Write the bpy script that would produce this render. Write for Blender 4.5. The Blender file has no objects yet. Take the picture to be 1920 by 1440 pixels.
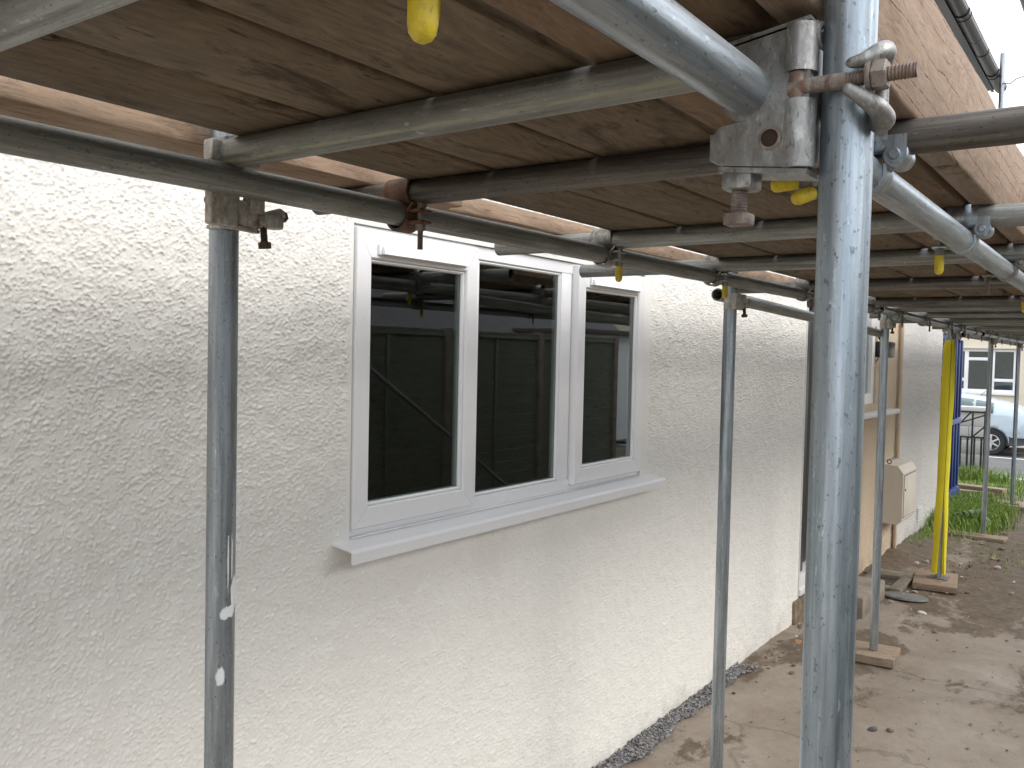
import bpy, bmesh, math, random
import numpy as np
from mathutils import Vector, Matrix

# ------------------------------------------------------------------ camera, sky, sun, exposure
S = bpy.context.scene
C = S.collection
random.seed(7)
RNG = np.random.default_rng(11)
R = math.radians
EYE = 1.81

def set_camera():
    yaw, pitch, roll = 0.618098, -0.0361033, 0.0216463
    f = Vector((math.cos(yaw)*math.cos(pitch), math.sin(yaw)*math.cos(pitch), math.sin(pitch)))
    r = f.cross(Vector((0, 0, 1))).normalized()
    u = r.cross(f)
    c, s = math.cos(roll), math.sin(roll)
    r2, u2 = c*r+s*u, -s*r+c*u
    cd = bpy.data.cameras.new('camera')
    cd.sensor_width = 36.0
    cd.lens = 1658.2/1920*36
    cd.clip_start = 0.02
    cd.clip_end = 800
    co = bpy.data.objects.new('camera', cd)
    C.objects.link(co)
    m = Matrix((r2, u2, -f)).transposed().to_4x4()
    m.translation = (0, 0, EYE)
    co.matrix_world = m
    S.camera = co
set_camera()

SUN_EL, SUN_AZ = R(38), R(-70)      # azimuth measured from +X towards +Y
w = bpy.data.worlds.new('World')
S.world = w
w.use_nodes = True
nt = w.node_tree
bg = nt.nodes['Background']
sky = nt.nodes.new('ShaderNodeTexSky')
sky.sky_type = 'NISHITA'
sky.sun_disc = False
sky.sun_elevation = SUN_EL
sky.sun_rotation = R(90) - SUN_AZ
sky.dust_density = 6
sky.air_density = 1.0
tc = nt.nodes.new('ShaderNodeTexCoord')
cl = nt.nodes.new('ShaderNodeTexNoise'); cl.inputs['Scale'].default_value = 2.2; cl.inputs['Detail'].default_value = 5
cr = nt.nodes.new('ShaderNodeValToRGB')
cr.color_ramp.elements[0].position = .3; cr.color_ramp.elements[0].color = (7.4, 7.9, 8.8, 1)
cr.color_ramp.elements[1].position = .75; cr.color_ramp.elements[1].color = (10.2, 10.4, 10.8, 1)
mx = nt.nodes.new('ShaderNodeMix'); mx.data_type = 'RGBA'
mx.inputs[0].default_value = .92
nt.links.new(tc.outputs['Generated'], cl.inputs['Vector'])
nt.links.new(cl.outputs['Fac'], cr.inputs['Fac'])
nt.links.new(sky.outputs['Color'], mx.inputs[6])
nt.links.new(cr.outputs['Color'], mx.inputs[7])
nt.links.new(mx.outputs[2], bg.inputs['Color'])
bg.inputs['Strength'].default_value = 0.1

sd = bpy.data.lights.new('sun', 'SUN')
sd.energy = 0.75
sd.angle = R(26)
sd.color = (1, .96, .9)
so = bpy.data.objects.new('sun', sd)
C.objects.link(so)
dirv = Vector((math.cos(SUN_AZ)*math.cos(SUN_EL), math.sin(SUN_AZ)*math.cos(SUN_EL), math.sin(SUN_EL)))
so.rotation_euler = dirv.to_track_quat('Z', 'Y').to_euler()
so.location = (0, -8, 12)

S.view_settings.view_transform = 'Standard'
S.view_settings.look = 'None'
S.view_settings.exposure = 1.22
S.view_settings.gamma = 1
S.cycles.use_denoising = True
S.cycles.max_bounces = 10
S.cycles.diffuse_bounces = 5
S.cycles.transparent_max_bounces = 12
S.cycles.sample_clamp_indirect = 8

# ------------------------------------------------------------------ helpers: objects
def link(name, data, parent=None):
    o = bpy.data.objects.new(name, data)
    C.objects.link(o)
    if parent is not None:
        o.parent = parent
    return o

def tag(o, label=None, cat=None, group=None, kind=None):
    if label: o['label'] = label
    if cat: o['category'] = cat
    if group: o['group'] = group
    if kind: o['kind'] = kind
    return o

def empty(name, loc=(0, 0, 0), label=None, cat=None, group=None):
    o = link(name, None)
    o.location = loc
    o.empty_display_size = .1
    return tag(o, label, cat, group)

def copy_tree(o, parent=None):
    c = o.copy()
    C.objects.link(c)
    c.parent = parent
    for ch in list(o.children):
        copy_tree(ch, c)
    return c

def place(o, loc, zdir=None, xdir=None):
    o.location = loc
    if zdir is not None:
        z = Vector(zdir).normalized()
        q = z.to_track_quat('Z', 'Y')
        o.rotation_euler = q.to_euler()
    return o

class MB:
    """collects shapes into one mesh"""
    def __init__(s):
        s.v = []; s.f = []; s.sm = []
    def add(s, verts, faces, smooth=False, M=None):
        b = len(s.v)
        if M is not None:
            verts = [M @ Vector(p) for p in verts]
        s.v.extend([tuple(p) for p in verts])
        for fa in faces:
            s.f.append([b+i for i in fa]); s.sm.append(smooth)
        return s
    def box(s, lo, hi, M=None, ch=0.0):
        x0, y0, z0 = lo; x1, y1, z1 = hi
        if ch <= 0:
            vs = [(x0,y0,z0),(x1,y0,z0),(x1,y1,z0),(x0,y1,z0),(x0,y0,z1),(x1,y0,z1),(x1,y1,z1),(x0,y1,z1)]
            return s.add(vs, [(0,3,2,1),(4,5,6,7),(0,1,5,4),(1,2,6,5),(2,3,7,6),(3,0,4,7)], False, M)
        bm = bmesh.new()
        bmesh.ops.create_cube(bm, size=1)
        for v in bm.verts:
            v.co = ((x0+x1)/2+v.co.x*(x1-x0), (y0+y1)/2+v.co.y*(y1-y0), (z0+z1)/2+v.co.z*(z1-z0))
        bmesh.ops.bevel(bm, geom=bm.edges[:], offset=ch, segments=2, affect='EDGES', profile=.5)
        bm.verts.index_update()
        s.add([v.co.copy() for v in bm.verts], [[v.index for v in fa.verts] for fa in bm.faces], True, M)
        bm.free()
        return s
    def tube(s, a, b, r0, r1=None, n=24, caps=True, hollow=0.0):
        a = Vector(a); b = Vector(b); r1 = r0 if r1 is None else r1
        q = (b-a).to_track_quat('Z', 'Y')
        def ring(c, r): return [c + q @ Vector((r*math.cos(2*math.pi*i/n), r*math.sin(2*math.pi*i/n), 0)) for i in range(n)]
        vs = ring(a, r0)+ring(b, r1)
        fs = [(i, (i+1) % n, n+(i+1) % n, n+i) for i in range(n)]
        s.add(vs, fs, True)
        if hollow > 0:
            vs = ring(a, r0-hollow)+ring(b, r1-hollow)
            s.add(vs, [(i, n+i, n+(i+1) % n, (i+1) % n) for i in range(n)], True)
            for c, r in ((a, r0), (b, r1)):
                vs = ring(c, r)+ring(c, r-hollow)
                s.add(vs, [(i, (i+1) % n, n+(i+1) % n, n+i) for i in range(n)], False)
        elif caps:
            s.add(ring(a, r0), [list(range(n))[::-1]], False)
            s.add(ring(b, r1), [list(range(n))], False)
        return s
    def lathe(s, prof, M=None, n=20, smooth=True):
        vs = []
        for r, z in prof:
            vs += [(r*math.cos(2*math.pi*i/n), r*math.sin(2*math.pi*i/n), z) for i in range(n)]
        fs = []
        for k in range(len(prof)-1):
            for i in range(n):
                j = (i+1) % n
                fs.append((k*n+i, k*n+j, (k+1)*n+j, (k+1)*n+i))
        return s.add(vs, fs, smooth, M)
    def prism(s, poly, d0, d1, axis='X', M=None):
        """poly of 2D points extruded along axis from d0 to d1"""
        n = len(poly)
        def P(p, d):
            return {'X': (d, p[0], p[1]), 'Y': (p[0], d, p[1]), 'Z': (p[0], p[1], d)}[axis]
        vs = [P(p, d0) for p in poly]+[P(p, d1) for p in poly]
        fs = [(i, (i+1) % n, n+(i+1) % n, n+i) for i in range(n)]+[list(range(n))[::-1], [n+i for i in range(n)]]
        return s.add(vs, fs, False, M)
    def strip(s, path, w0, w1, th, axis='X', M=None):
        """flat bar of thickness th following a 2D path, extruded along axis"""
        n = len(path); nor = []
        for i in range(n):
            a = path[max(i-1, 0)]; b = path[min(i+1, n-1)]
            dx, dy = b[0]-a[0], b[1]-a[1]; l = math.hypot(dx, dy)
            nor.append((-dy/l, dx/l))
        out = [(p[0]+nr[0]*th, p[1]+nr[1]*th) for p, nr in zip(path, nor)]
        def P(p, d):
            return {'X': (d, p[0], p[1]), 'Y': (p[0], d, p[1]), 'Z': (p[0], p[1], d)}[axis]
        vs = []
        for i in range(n):
            vs += [P(path[i], w0), P(out[i], w0), P(out[i], w1), P(path[i], w1)]
        fs = []
        for i in range(n-1):
            for k in range(4):
                fs.append((4*i+k, 4*i+(k+1) % 4, 4*i+4+(k+1) % 4, 4*i+4+k))
        fs += [(0, 1, 2, 3), (4*n-1, 4*n-2, 4*n-3, 4*n-4)]
        return s.add(vs, fs, True, M)
    def mesh(s, name, mat=None, angle=35):
        me = bpy.data.meshes.new(name)
        me.from_pydata(s.v, [], s.f)
        me.polygons.foreach_set('use_smooth', [bool(x) for x in s.sm])
        bm = bmesh.new(); bm.from_mesh(me)
        bmesh.ops.remove_doubles(bm, verts=bm.verts[:], dist=1e-6)
        bmesh.ops.recalc_face_normals(bm, faces=bm.faces[:])
        bm.to_mesh(me); bm.free()
        me.set_sharp_from_angle(angle=R(angle))
        if mat: me.materials.append(mat)
        me.update()
        return me
    def build(s, name, mat, parent=None, angle=35):
        return link(name, s.mesh(name, mat, angle), parent)

def fast_mesh(name, verts, faces, mat, smooth=True):
    """numpy verts (n,3) and quad faces (m,4)"""
    me = bpy.data.meshes.new(name)
    me.vertices.add(len(verts)); me.vertices.foreach_set('co', np.ascontiguousarray(verts, np.float32).ravel())
    m, k = faces.shape
    me.loops.add(m*k); me.loops.foreach_set('vertex_index', np.ascontiguousarray(faces, np.int32).ravel())
    me.polygons.add(m)
    me.polygons.foreach_set('loop_start', np.arange(0, m*k, k, dtype=np.int32))
    me.polygons.foreach_set('use_smooth', np.full(m, smooth))
    me.update(calc_edges=True)
    if mat: me.materials.append(mat)
    return me

def arc(cx, cy, r, a0, a1, n=14):
    return [(cx+r*math.cos(R(a0+(a1-a0)*i/(n-1))), cy+r*math.sin(R(a0+(a1-a0)*i/(n-1)))) for i in range(n)]

# ------------------------------------------------------------------ helpers: materials
class NT:
    def __init__(s, name):
        s.m = bpy.data.materials.new(name); s.m.use_nodes = True
        s.t = s.m.node_tree; s.n = s.t.nodes; s.b = s.n['Principled BSDF']
    def new(s, typ, **kw):
        nd = s.n.new(typ)
        for k, v in kw.items():
            if k in nd.inputs: nd.inputs[k].default_value = v
            else: setattr(nd, k, v)
        return nd
    def lk(s, a, b): s.t.links.new(a, b)
    def coords(s, rand=True, scale=(1, 1, 1)):
        tc = s.new('ShaderNodeTexCoord')
        mp = s.new('ShaderNodeMapping'); mp.inputs['Scale'].default_value = scale
        s.lk(tc.outputs['Object'], mp.inputs['Vector'])
        if rand:
            oi = s.new('ShaderNodeObjectInfo')
            ml = s.new('ShaderNodeMath', operation='MULTIPLY'); ml.inputs[1].default_value = 37.0
            s.lk(oi.outputs['Random'], ml.inputs[0])
            cb = s.new('ShaderNodeCombineXYZ')
            s.lk(ml.outputs[0], cb.inputs[0]); s.lk(ml.outputs[0], cb.inputs[1]); s.lk(ml.outputs[0], cb.inputs[2])
            s.lk(cb.outputs[0], mp.inputs['Location'])
        return mp.outputs['Vector']
    def noise(s, vec, scale, detail=4, rough=.55, dist=0.0):
        nd = s.new('ShaderNodeTexNoise', Scale=scale, Detail=detail, Roughness=rough, Distortion=dist)
        s.lk(vec, nd.inputs['Vector']); return nd.outputs['Fac']
    def ramp(s, fac, stops):
        nd = s.new('ShaderNodeValToRGB'); el = nd.color_ramp.elements
        while len(el) < len(stops): el.new(.5)
        for e, (p, c) in zip(el, stops):
            e.position = p; e.color = (*c, 1) if len(c) == 3 else c
        s.lk(fac, nd.inputs['Fac']); return nd.outputs['Color']
    def ramp1(s, fac, a, b):
        nd = s.new('ShaderNodeMapRange'); nd.inputs[1].default_value = a; nd.inputs[2].default_value = b
        s.lk(fac, nd.inputs[0]); return nd.outputs[0]
    def mix(s, fac, a, b, mode='MIX'):
        nd = s.new('ShaderNodeMix', data_type='RGBA', blend_type=mode)
        if isinstance(fac, (int, float)): nd.inputs[0].default_value = fac
        else: s.lk(fac, nd.inputs[0])
        for i, x in ((6, a), (7, b)):
            if isinstance(x, tuple): nd.inputs[i].default_value = (*x, 1)
            else: s.lk(x, nd.inputs[i])
        return nd.outputs[2]
    def math(s, op, a, b=None):
        nd = s.new('ShaderNodeMath', operation=op)
        for i, x in ((0, a), (1, b)):
            if x is None: continue
            if isinstance(x, (int, float)): nd.inputs[i].default_value = x
            else: s.lk(x, nd.inputs[i])
        return nd.outputs[0]
    def out(s, color=None, rough=None, metal=None, bump=None, bs=.3, bd=.002, spec=None):
        for x, k in ((color, 'Base Color'), (rough, 'Roughness'), (metal, 'Metallic'), (spec, 'Specular IOR Level')):
            if x is None: continue
            if isinstance(x, tuple): s.b.inputs[k].default_value = (*x, 1)
            elif isinstance(x, (int, float)): s.b.inputs[k].default_value = x
            else: s.lk(x, s.b.inputs[k])
        if bump is not None:
            bp = s.new('ShaderNodeBump', Strength=bs, Distance=bd)
            s.lk(bump, bp.inputs['Height']); s.lk(bp.outputs['Normal'], s.b.inputs['Normal'])
        return s.m

def mat_galv(name, lo, hi, dirt=(.12, .11, .085), dirt_amt=.35, rough=(.28, .5), metal=.8, rust=0.0, splash=None, seam=None, iso=False):
    """galvanised tube, its length along local Z"""
    n = NT(name)
    v = n.coords(True, (1, 1, .8 if iso else .13))
    v2 = n.coords(True, (1, 1, .5 if iso else .03))
    a = n.noise(v, 48, 8, .72, .5)
    b = n.noise(v2, 110, 5, .65)
    base = n.ramp(a, [(.30, lo), (.50, tuple((x+y)/2 for x, y in zip(lo, hi))), (.68, hi)])
    base = n.mix(n.math('MULTIPLY', n.ramp1(b, .48, .66), .6), base, tuple(min(1, x*1.35) for x in hi))
    base = n.mix(n.math('MULTIPLY', n.ramp1(n.noise(v2, 85, 4, .6), .52, .68), .55), base, tuple(x*.6 for x in lo))
    d = n.noise(n.coords(True, (1, 1, .8 if iso else .12)), 13, 8, .72, .6)
    df = n.math('MULTIPLY', n.ramp1(d, .47, .66), dirt_amt)
    col = n.mix(df, base, dirt)
    sp = n.noise(n.coords(True, (1, 1, .6)), 210, 3, .6)
    spf = n.math('MULTIPLY', n.ramp1(sp, .62, .68), .6)
    col = n.mix(spf, col, tuple(x*.35 for x in lo))
    sp2 = n.noise(n.coords(True, (1.1, 1.1, .3)), 120, 4, .7)
    col = n.mix(n.math('MULTIPLY', n.ramp1(sp2, .62, .69), .65), col, tuple(min(.85, x*1.5) for x in hi))
    met = n.math('SUBTRACT', metal, n.math('MULTIPLY', df, .8))
    if rust > 0:
        rn = n.noise(n.coords(True, (1, 1, .5)), 14, 6, .7, .5)
        rf = n.math('MULTIPLY', n.ramp1(rn, .62-rust*.22, .72-rust*.22), .85)
        col = n.mix(rf, col, n.ramp(n.noise(v, 60, 4), [(.3, (.05, .024, .014)), (.7, (.22, .095, .04))]))
        met = n.math('SUBTRACT', met, n.math('MULTIPLY', rf, .7))
    if seam is not None:
        tcn = n.new('ShaderNodeTexCoord'); sx = n.new('ShaderNodeSeparateXYZ'); n.lk(tcn.outputs['Object'], sx.inputs[0])
        an = n.new('ShaderNodeMath', operation='ARCTAN2'); n.lk(sx.outputs[1], an.inputs[0]); n.lk(sx.outputs[0], an.inputs[1])
        wv = n.math('MULTIPLY', n.math('SUBTRACT', n.noise(n.coords(True, (1, 1, .4)), 30, 5, .7), .5), .22)
        dd = n.math('ABSOLUTE', n.math('SUBTRACT', n.math('ADD', an.outputs[0], wv), seam))
        sf_ = n.math('MULTIPLY', n.math('SUBTRACT', 1.0, n.ramp1(dd, .07, .13)), n.ramp1(n.noise(n.coords(True, (1, 1, .3)), 60, 4, .7), .38, .5))
        col = n.mix(n.math('MULTIPLY', sf_, .8), col, (.33, .32, .215))
        met = n.math('SUBTRACT', met, n.math('MULTIPLY', sf_, .4))
    if splash:
        tcn = n.new('ShaderNodeTexCoord'); sx = n.new('ShaderNodeSeparateXYZ'); n.lk(tcn.outputs['Object'], sx.inputs[0])
        uc = n.math('SUBTRACT', n.math('MULTIPLY', sx.outputs[1], .594), n.math('MULTIPLY', sx.outputs[0], .805))
        fc = n.math('ADD', n.math('MULTIPLY', sx.outputs[0], .594), n.math('MULTIPLY', sx.outputs[1], .805))
        msk = None
        for zc, hh, xc, wd in splash:
            dz = n.math('DIVIDE', n.math('SUBTRACT', sx.outputs[2], zc), hh)
            dx = n.math('DIVIDE', n.math('SUBTRACT', uc, xc), wd)
            e = n.math('ADD', n.math('MULTIPLY', dz, dz), n.math('MULTIPLY', dx, dx))
            msk = e if msk is None else n.math('MINIMUM', msk, e)
        nn = n.noise(n.coords(False, (1, 1, .35)), 55, 5, .65, 1.2)
        mk = n.math('SUBTRACT', n.math('MULTIPLY', nn, 2.6), msk)
        fac = n.math('MULTIPLY', n.ramp1(mk, .35, .6), n.math('GREATER_THAN', fc, 0.0))
        col = n.mix(fac, col, (.72, .74, .75))
        met = n.math('MULTIPLY', met, n.math('SUBTRACT', 1.0, fac))
    rg = n.new('ShaderNodeMapRange'); rg.inputs[3].default_value = rough[0]; rg.inputs[4].default_value = rough[1]
    n.lk(a, rg.inputs[0])
    h = n.math('ADD', n.math('MULTIPLY', a, .7), n.math('MULTIPLY', sp, .3))
    return n.out(col, rg.outputs[0], met, h, .5, .0012)

def mat_wood(name, lo, mid, hi, stain=(.040, .022, .012), stain_amt=.5, crack=0.0, axis=0, rough=.85, grain=1.0, knot=.6):
    n = NT(name)
    st = [9, 9, 9]; st[axis] = .5
    v = n.coords(True, tuple(st))
    warp = n.noise(n.coords(True, tuple(1.6 if i == axis else 5 for i in range(3))), 1.4, 3, .5)
    vv = n.new('ShaderNodeVectorMath', operation='ADD')
    wv = n.new('ShaderNodeCombineXYZ')
    wm = n.math('MULTIPLY', warp, 2.6)
    for i in range(3):
        if i != axis: n.lk(wm, wv.inputs[i])
    n.lk(v, vv.inputs[0]); n.lk(wv.outputs[0], vv.inputs[1]); v = vv.outputs[0]
    g1 = n.noise(v, 7*grain, 5, .6, .2)
    g2 = n.noise(v, 30*grain, 4, .65)
    col = n.ramp(g1, [(.28, lo), (.5, mid), (.75, hi)])
    gl = n.ramp1(g2, .56, .7)
    col = n.mix(n.math('MULTIPLY', gl, .7), col, tuple(x*.5 for x in lo))
    g3 = n.noise(n.coords(True, tuple(1.2 if i == axis else 16 for i in range(3))), 18, 3, .6)
    col = n.mix(n.math('MULTIPLY', n.ramp1(g3, .55, .66), .5), col, tuple(x*.6 for x in lo))
    # broad tone patches
    big = n.noise(n.coords(True, tuple(.9 if i == axis else 3.2 for i in range(3))), 2.2, 5, .6)
    col = n.mix(n.ramp1(big, .3, .75), col, n.mix(.5, col, tuple(x*y for x, y in zip(hi, (.8, .9, .95)))), 'MIX')
    # knots
    kv = n.coords(True, tuple(1.7 if i == axis else 5.4 for i in range(3)))
    vo = n.new('ShaderNodeTexVoronoi', Scale=1.15); n.lk(kv, vo.inputs['Vector'])
    kd = n.math('ADD', vo.outputs['Distance'], n.math('MULTIPLY', n.noise(kv, 7, 2), .06))
    kf = n.math('SUBTRACT', 1.0, n.ramp1(kd, .10, .17))
    ring = n.math('SINE', n.math('MULTIPLY', kd, 130))
    col = n.mix(n.math('MULTIPLY', kf, knot), col, n.mix(n.ramp1(ring, -1, 1), tuple(x*.42 for x in lo), tuple(x*.8 for x in mid)))
    # stains and dirt with ragged edges
    sn = n.noise(n.coords(True, tuple(1.1 if i == axis else 3.6 for i in range(3))), 3.2, 8, .72, .8)
    sf = n.math('MULTIPLY', n.ramp1(sn, .56, .66), stain_amt*.8)
    col = n.mix(sf, col, stain)
    sk = n.noise(n.coords(True, tuple(2.4 if i == axis else 9 for i in range(3))), 5, 6, .7, .4)
    col = n.mix(n.math('MULTIPLY', n.ramp1(sk, .60, .67), stain_amt*.9), col, stain)
    h = n.math('ADD', n.math('MULTIPLY', g2, .6), n.math('MULTIPLY', g1, .5))
    if crack > 0:
        tcn = n.new('ShaderNodeTexCoord'); sx = n.new('ShaderNodeSeparateXYZ'); n.lk(tcn.outputs['Object'], sx.inputs[0])
        wob = n.noise(n.coords(True, (.55, .2, 2.5)), 2.2, 4, .55)
        uu = n.math('ADD', n.math('MULTIPLY', sx.outputs[2], 34.0), n.math('MULTIPLY', wob, 3.4))
        fr = n.math('ABSOLUTE', n.math('SUBTRACT', n.math('FRACT', uu), .5))
        gate = n.ramp1(n.noise(n.coords(True, (1.1, 1, 18)), 3, 5, .75), .46, .52)
        jag = n.math('MULTIPLY', n.noise(n.coords(True, (1, 1, 1)), 70, 3, .7), .045)
        cf = n.math('MULTIPLY', n.math('SUBTRACT', 1.0, n.ramp1(fr, .012, .05)), gate)
        cf = n.math('MULTIPLY', cf, n.ramp1(jag, .016, .026))
        col = n.mix(n.math('MULTIPLY', cf, crack), col, (.035, .024, .018))
        h = n.math('SUBTRACT', h, n.math('MULTIPLY', cf, 1.5))
    return n.out(col, rough, 0, h, .5, .0015, .25)

def mat_plain(name, col, rough=.5, metal=0, var=.12, scale=8, bump=0.0, bscale=60, spec=None):
    n = NT(name)
    a = n.noise(n.coords(True), scale, 5, .6)
    c = n.ramp(a, [(.3, tuple(x*(1-var) for x in col)), (.7, tuple(min(1, x*(1+var)) for x in col))])
    b = n.noise(n.coords(True), bscale, 4, .6) if bump else None
    return n.out(c, rough, metal, b, bump, .003, spec)

def mat_render(name, col, dirt=(.35, .30, .22), fine=260, bs=.5, bd=.0025, mid=0.0):
    """roughcast / painted render"""
    n = NT(name)
    v = n.coords(False)
    a = n.noise(v, 3.0, 5, .6)
    c = n.ramp(a, [(.3, tuple(x*.95 for x in col)), (.7, col)])
    st = n.noise(n.coords(False, (1, 1, .25)), 2.4, 6, .65)
    c = n.mix(n.math('MULTIPLY', n.ramp1(st, .55, .8), .16), c, dirt)
    sp = n.noise(v, 120, 3, .6)
    c = n.mix(n.math('MULTIPLY', n.ramp1(sp, .66, .74), .12), c, dirt)
    tcn = n.new('ShaderNodeTexCoord'); sx = n.new('ShaderNodeSeparateXYZ'); n.lk(tcn.outputs['Object'], sx.inputs[0])
    foot = n.math('ADD', n.math('MULTIPLY', n.math('SUBTRACT', 1.0, n.ramp1(sx.outputs[2], .0, .30)), .30), n.math('MULTIPLY', n.noise(v, 5, 7, .7), .8))
    c = n.mix(n.math('MULTIPLY', n.ramp1(foot, .58, .85), .5), c, dirt)
    pt = n.noise(n.coords(False, (1, 1, 1.3)), 1.7, 4, .5)
    c = n.mix(n.math('MULTIPLY', n.ramp1(pt, .5, .68), .35), c, tuple(x*y for x, y in zip(col, (.95, .935, .945))))
    f = n.noise(v, fine, 3, .6)
    h = f
    if mid > 0:
        m = n.noise(v, 130 if fine > 200 else 75, 3, .6)
        h = n.math('ADD', f, n.math('MULTIPLY', n.ramp1(m, .4, .62), mid))
    return n.out(c, .88, 0, h, bs, bd, .3)

GALV = mat_galv('galvanised_clean', (.25, .285, .31), (.46, .505, .535), dirt=(.15, .155, .145), dirt_amt=.35, rough=(.28, .46), metal=.88)
GALV_F = mat_galv('galvanised_front', (.215, .26, .30), (.40, .46, .505), dirt=(.165, .175, .17), dirt_amt=.4, rough=(.28, .46), metal=.88)
GALV_P = mat_galv('galvanised_splashed', (.22, .25, .27), (.37, .405, .43), dirt=(.13, .13, .115), dirt_amt=.35,
                  splash=[(1.243, .017, .001, .0085), (1.352, .013, .010, .012), (1.385, .030, .021, .005), (1.43, .05, .012, .0016), (1.44, .05, .018, .0013)])
GALV_D = mat_galv('galvanised_dirty', (.185, .19, .178), (.37, .38, .36), dirt=(.10, .093, .076), dirt_amt=.6, rough=(.4, .6), metal=.55)
GALV_K = mat_galv('galvanised_dark', (.055, .047, .038), (.16, .142, .122), dirt=(.032, .025, .02), dirt_amt=.8, rough=(.42, .62), metal=.45)
GALV_B = mat_galv('galvanised_brown', (.115, .105, .09), (.24, .225, .205), dirt=(.07, .055, .04), dirt_amt=.8, rough=(.42, .62), metal=.5)
STEEL = mat_galv('coupler_steel', (.21, .21, .20), (.36, .36, .35), dirt=(.13, .11, .085), dirt_amt=.45, rough=(.34, .55), metal=.8, rust=.16, iso=True)
STEEL_R = mat_galv('coupler_rusted', (.045, .03, .022), (.14, .10, .08), dirt=(.09, .045, .02), dirt_amt=.9, rough=(.6, .8), metal=.3, rust=.8, iso=True)
STEEL_P = mat_galv('coupler_pale_lit', (.34, .325, .29), (.58, .56, .51), dirt=(.16, .11, .07), dirt_amt=.5, rough=(.4, .6), metal=.25, rust=.2, iso=True)  # paler copy of the steel, light from gap and wall put into its colour
BOLT = mat_galv('bolt_rust', (.14, .115, .095), (.33, .30, .27), dirt=(.12, .06, .03), dirt_amt=.7, rough=(.45, .7), metal=.5, rust=.5, iso=True)
def mat_cap():
    n = NT('yellow_plastic'); v = n.coords(True)
    c = n.ramp(n.noise(v, 30, 4), [(.3, (.60, .44, .018)), (.7, (.70, .54, .025))])
    c = n.mix(n.math('MULTIPLY', n.ramp1(n.noise(v, 60, 7, .75), .50, .68), .6), c, (.20, .14, .04))
    c = n.mix(n.math('MULTIPLY', n.ramp1(n.noise(v, 190, 4, .7), .62, .68), .5), c, (.10, .07, .03))
    return n.out(c, .5, 0, n.noise(v, 150, 4), .2, .001)
YELLOW = mat_cap()
FOAM = mat_plain('yellow_foam', (.80, .69, .03), .75, 0, .08, 6, .3, 300)
PLANK = mat_wood('plank_underside', (.082, .056, .034), (.160, .115, .072), (.24, .178, .118), stain_amt=1.0)
PLANK2 = mat_wood('plank_brown', (.118, .072, .042), (.198, .124, .074), (.265, .175, .108), stain_amt=.6)
TOE = mat_wood('toe_board_wood', (.20, .130, .09), (.285, .197, .138), (.36, .262, .19), stain=(.20, .14, .10), stain_amt=.18, crack=.95, knot=.12)
PALE = mat_wood('pale_board_wood', (.22, .145, .095), (.31, .212, .143), (.40, .29, .205), stain_amt=.5)
SOLE = mat_wood('sole_board_wood', (.20, .14, .095), (.31, .225, .16), (.39, .30, .225), stain_amt=.5, axis=1)
RENDER = mat_render('cream_roughcast', (.835, .82, .77), fine=420, bs=.45, bd=.0016)
RENDER_FAR = mat_render('white_roughcast', (.78, .765, .73), bs=.8, bd=.006, fine=60, mid=1.5)
RENDER_BEIGE = mat_render('beige_render', (.70, .57, .425), dirt=(.38, .26, .16), bs=.8, bd=.006, fine=55, mid=1.2)
CREAM = mat_render('cream_painted_render', (.72, .655, .52), bs=.3)
def mat_upvc(name, col):
    n = NT(name); v = n.coords(False)
    a = n.noise(v, 2.5, 5, .6)
    c = n.ramp(a, [(.3, tuple(x*.95 for x in col)), (.7, col)])
    c = n.mix(n.math('MULTIPLY', n.ramp1(n.noise(v, 14, 7, .75), .58, .75), .12), c, (.52, .47, .40))
    c = n.mix(n.math('MULTIPLY', n.ramp1(n.noise(v, 75, 4, .7), .70, .74), .65), c, (.22, .17, .12))
    return n.out(c, .3, 0, n.noise(v, 9, 2), .02, .002)
UPVC = mat_upvc('white_upvc', (.84, .84, .845))
UPVC_G = mat_plain('white_upvc_grubby', (.74, .74, .73), .4, 0, .1, 30)
BLACK = mat_plain('black_plastic', (.022, .023, .026), .3, 0, .2, 20)
GASKET = mat_plain('rubber_gasket', (.02, .022, .025), .55, 0, .1, 20)
CHROME = mat_plain('chrome', (.75, .76, .78), .15, 1, .05)
DARKROOM = mat_plain('unlit_room_tone', (.16, .155, .145), .8, 0, .1)  # dark wall colour carries the gloom of an unlit interior
CONC = mat_plain('weathered_concrete', (.24, .205, .165), .9, 0, .25, 9, .6, 90)
BOXMAT = mat_plain('meter_box_plastic', (.62, .575, .50), .55, 0, .06, 6)
BLUE = mat_plain('blue_plastic', (.018, .05, .19), .38, 0, .15, 3)
IRON = mat_plain('black_ironwork', (.03, .03, .032), .5, .2, .25, 20)
TYRE = mat_plain('tyre_rubber', (.025, .025, .027), .85, 0, .2, 30)
ALLOY = mat_plain('alloy_rim', (.62, .62, .60), .3, .8, .06)
CARPAINT = mat_plain('pale_blue_car_paint', (.52, .60, .65), .18, .25, .03, 2)
CARDARK = mat_plain('car_trim', (.05, .052, .055), .6, 0, .1)
FENCE = mat_wood('fence_wood', (.13, .14, .105), (.21, .22, .17), (.28, .29, .23), stain_amt=.4)
ROOFM = mat_plain('roof_tiles', (.12, .09, .08), .8, 0, .3, 12, .6, 30)

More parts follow.
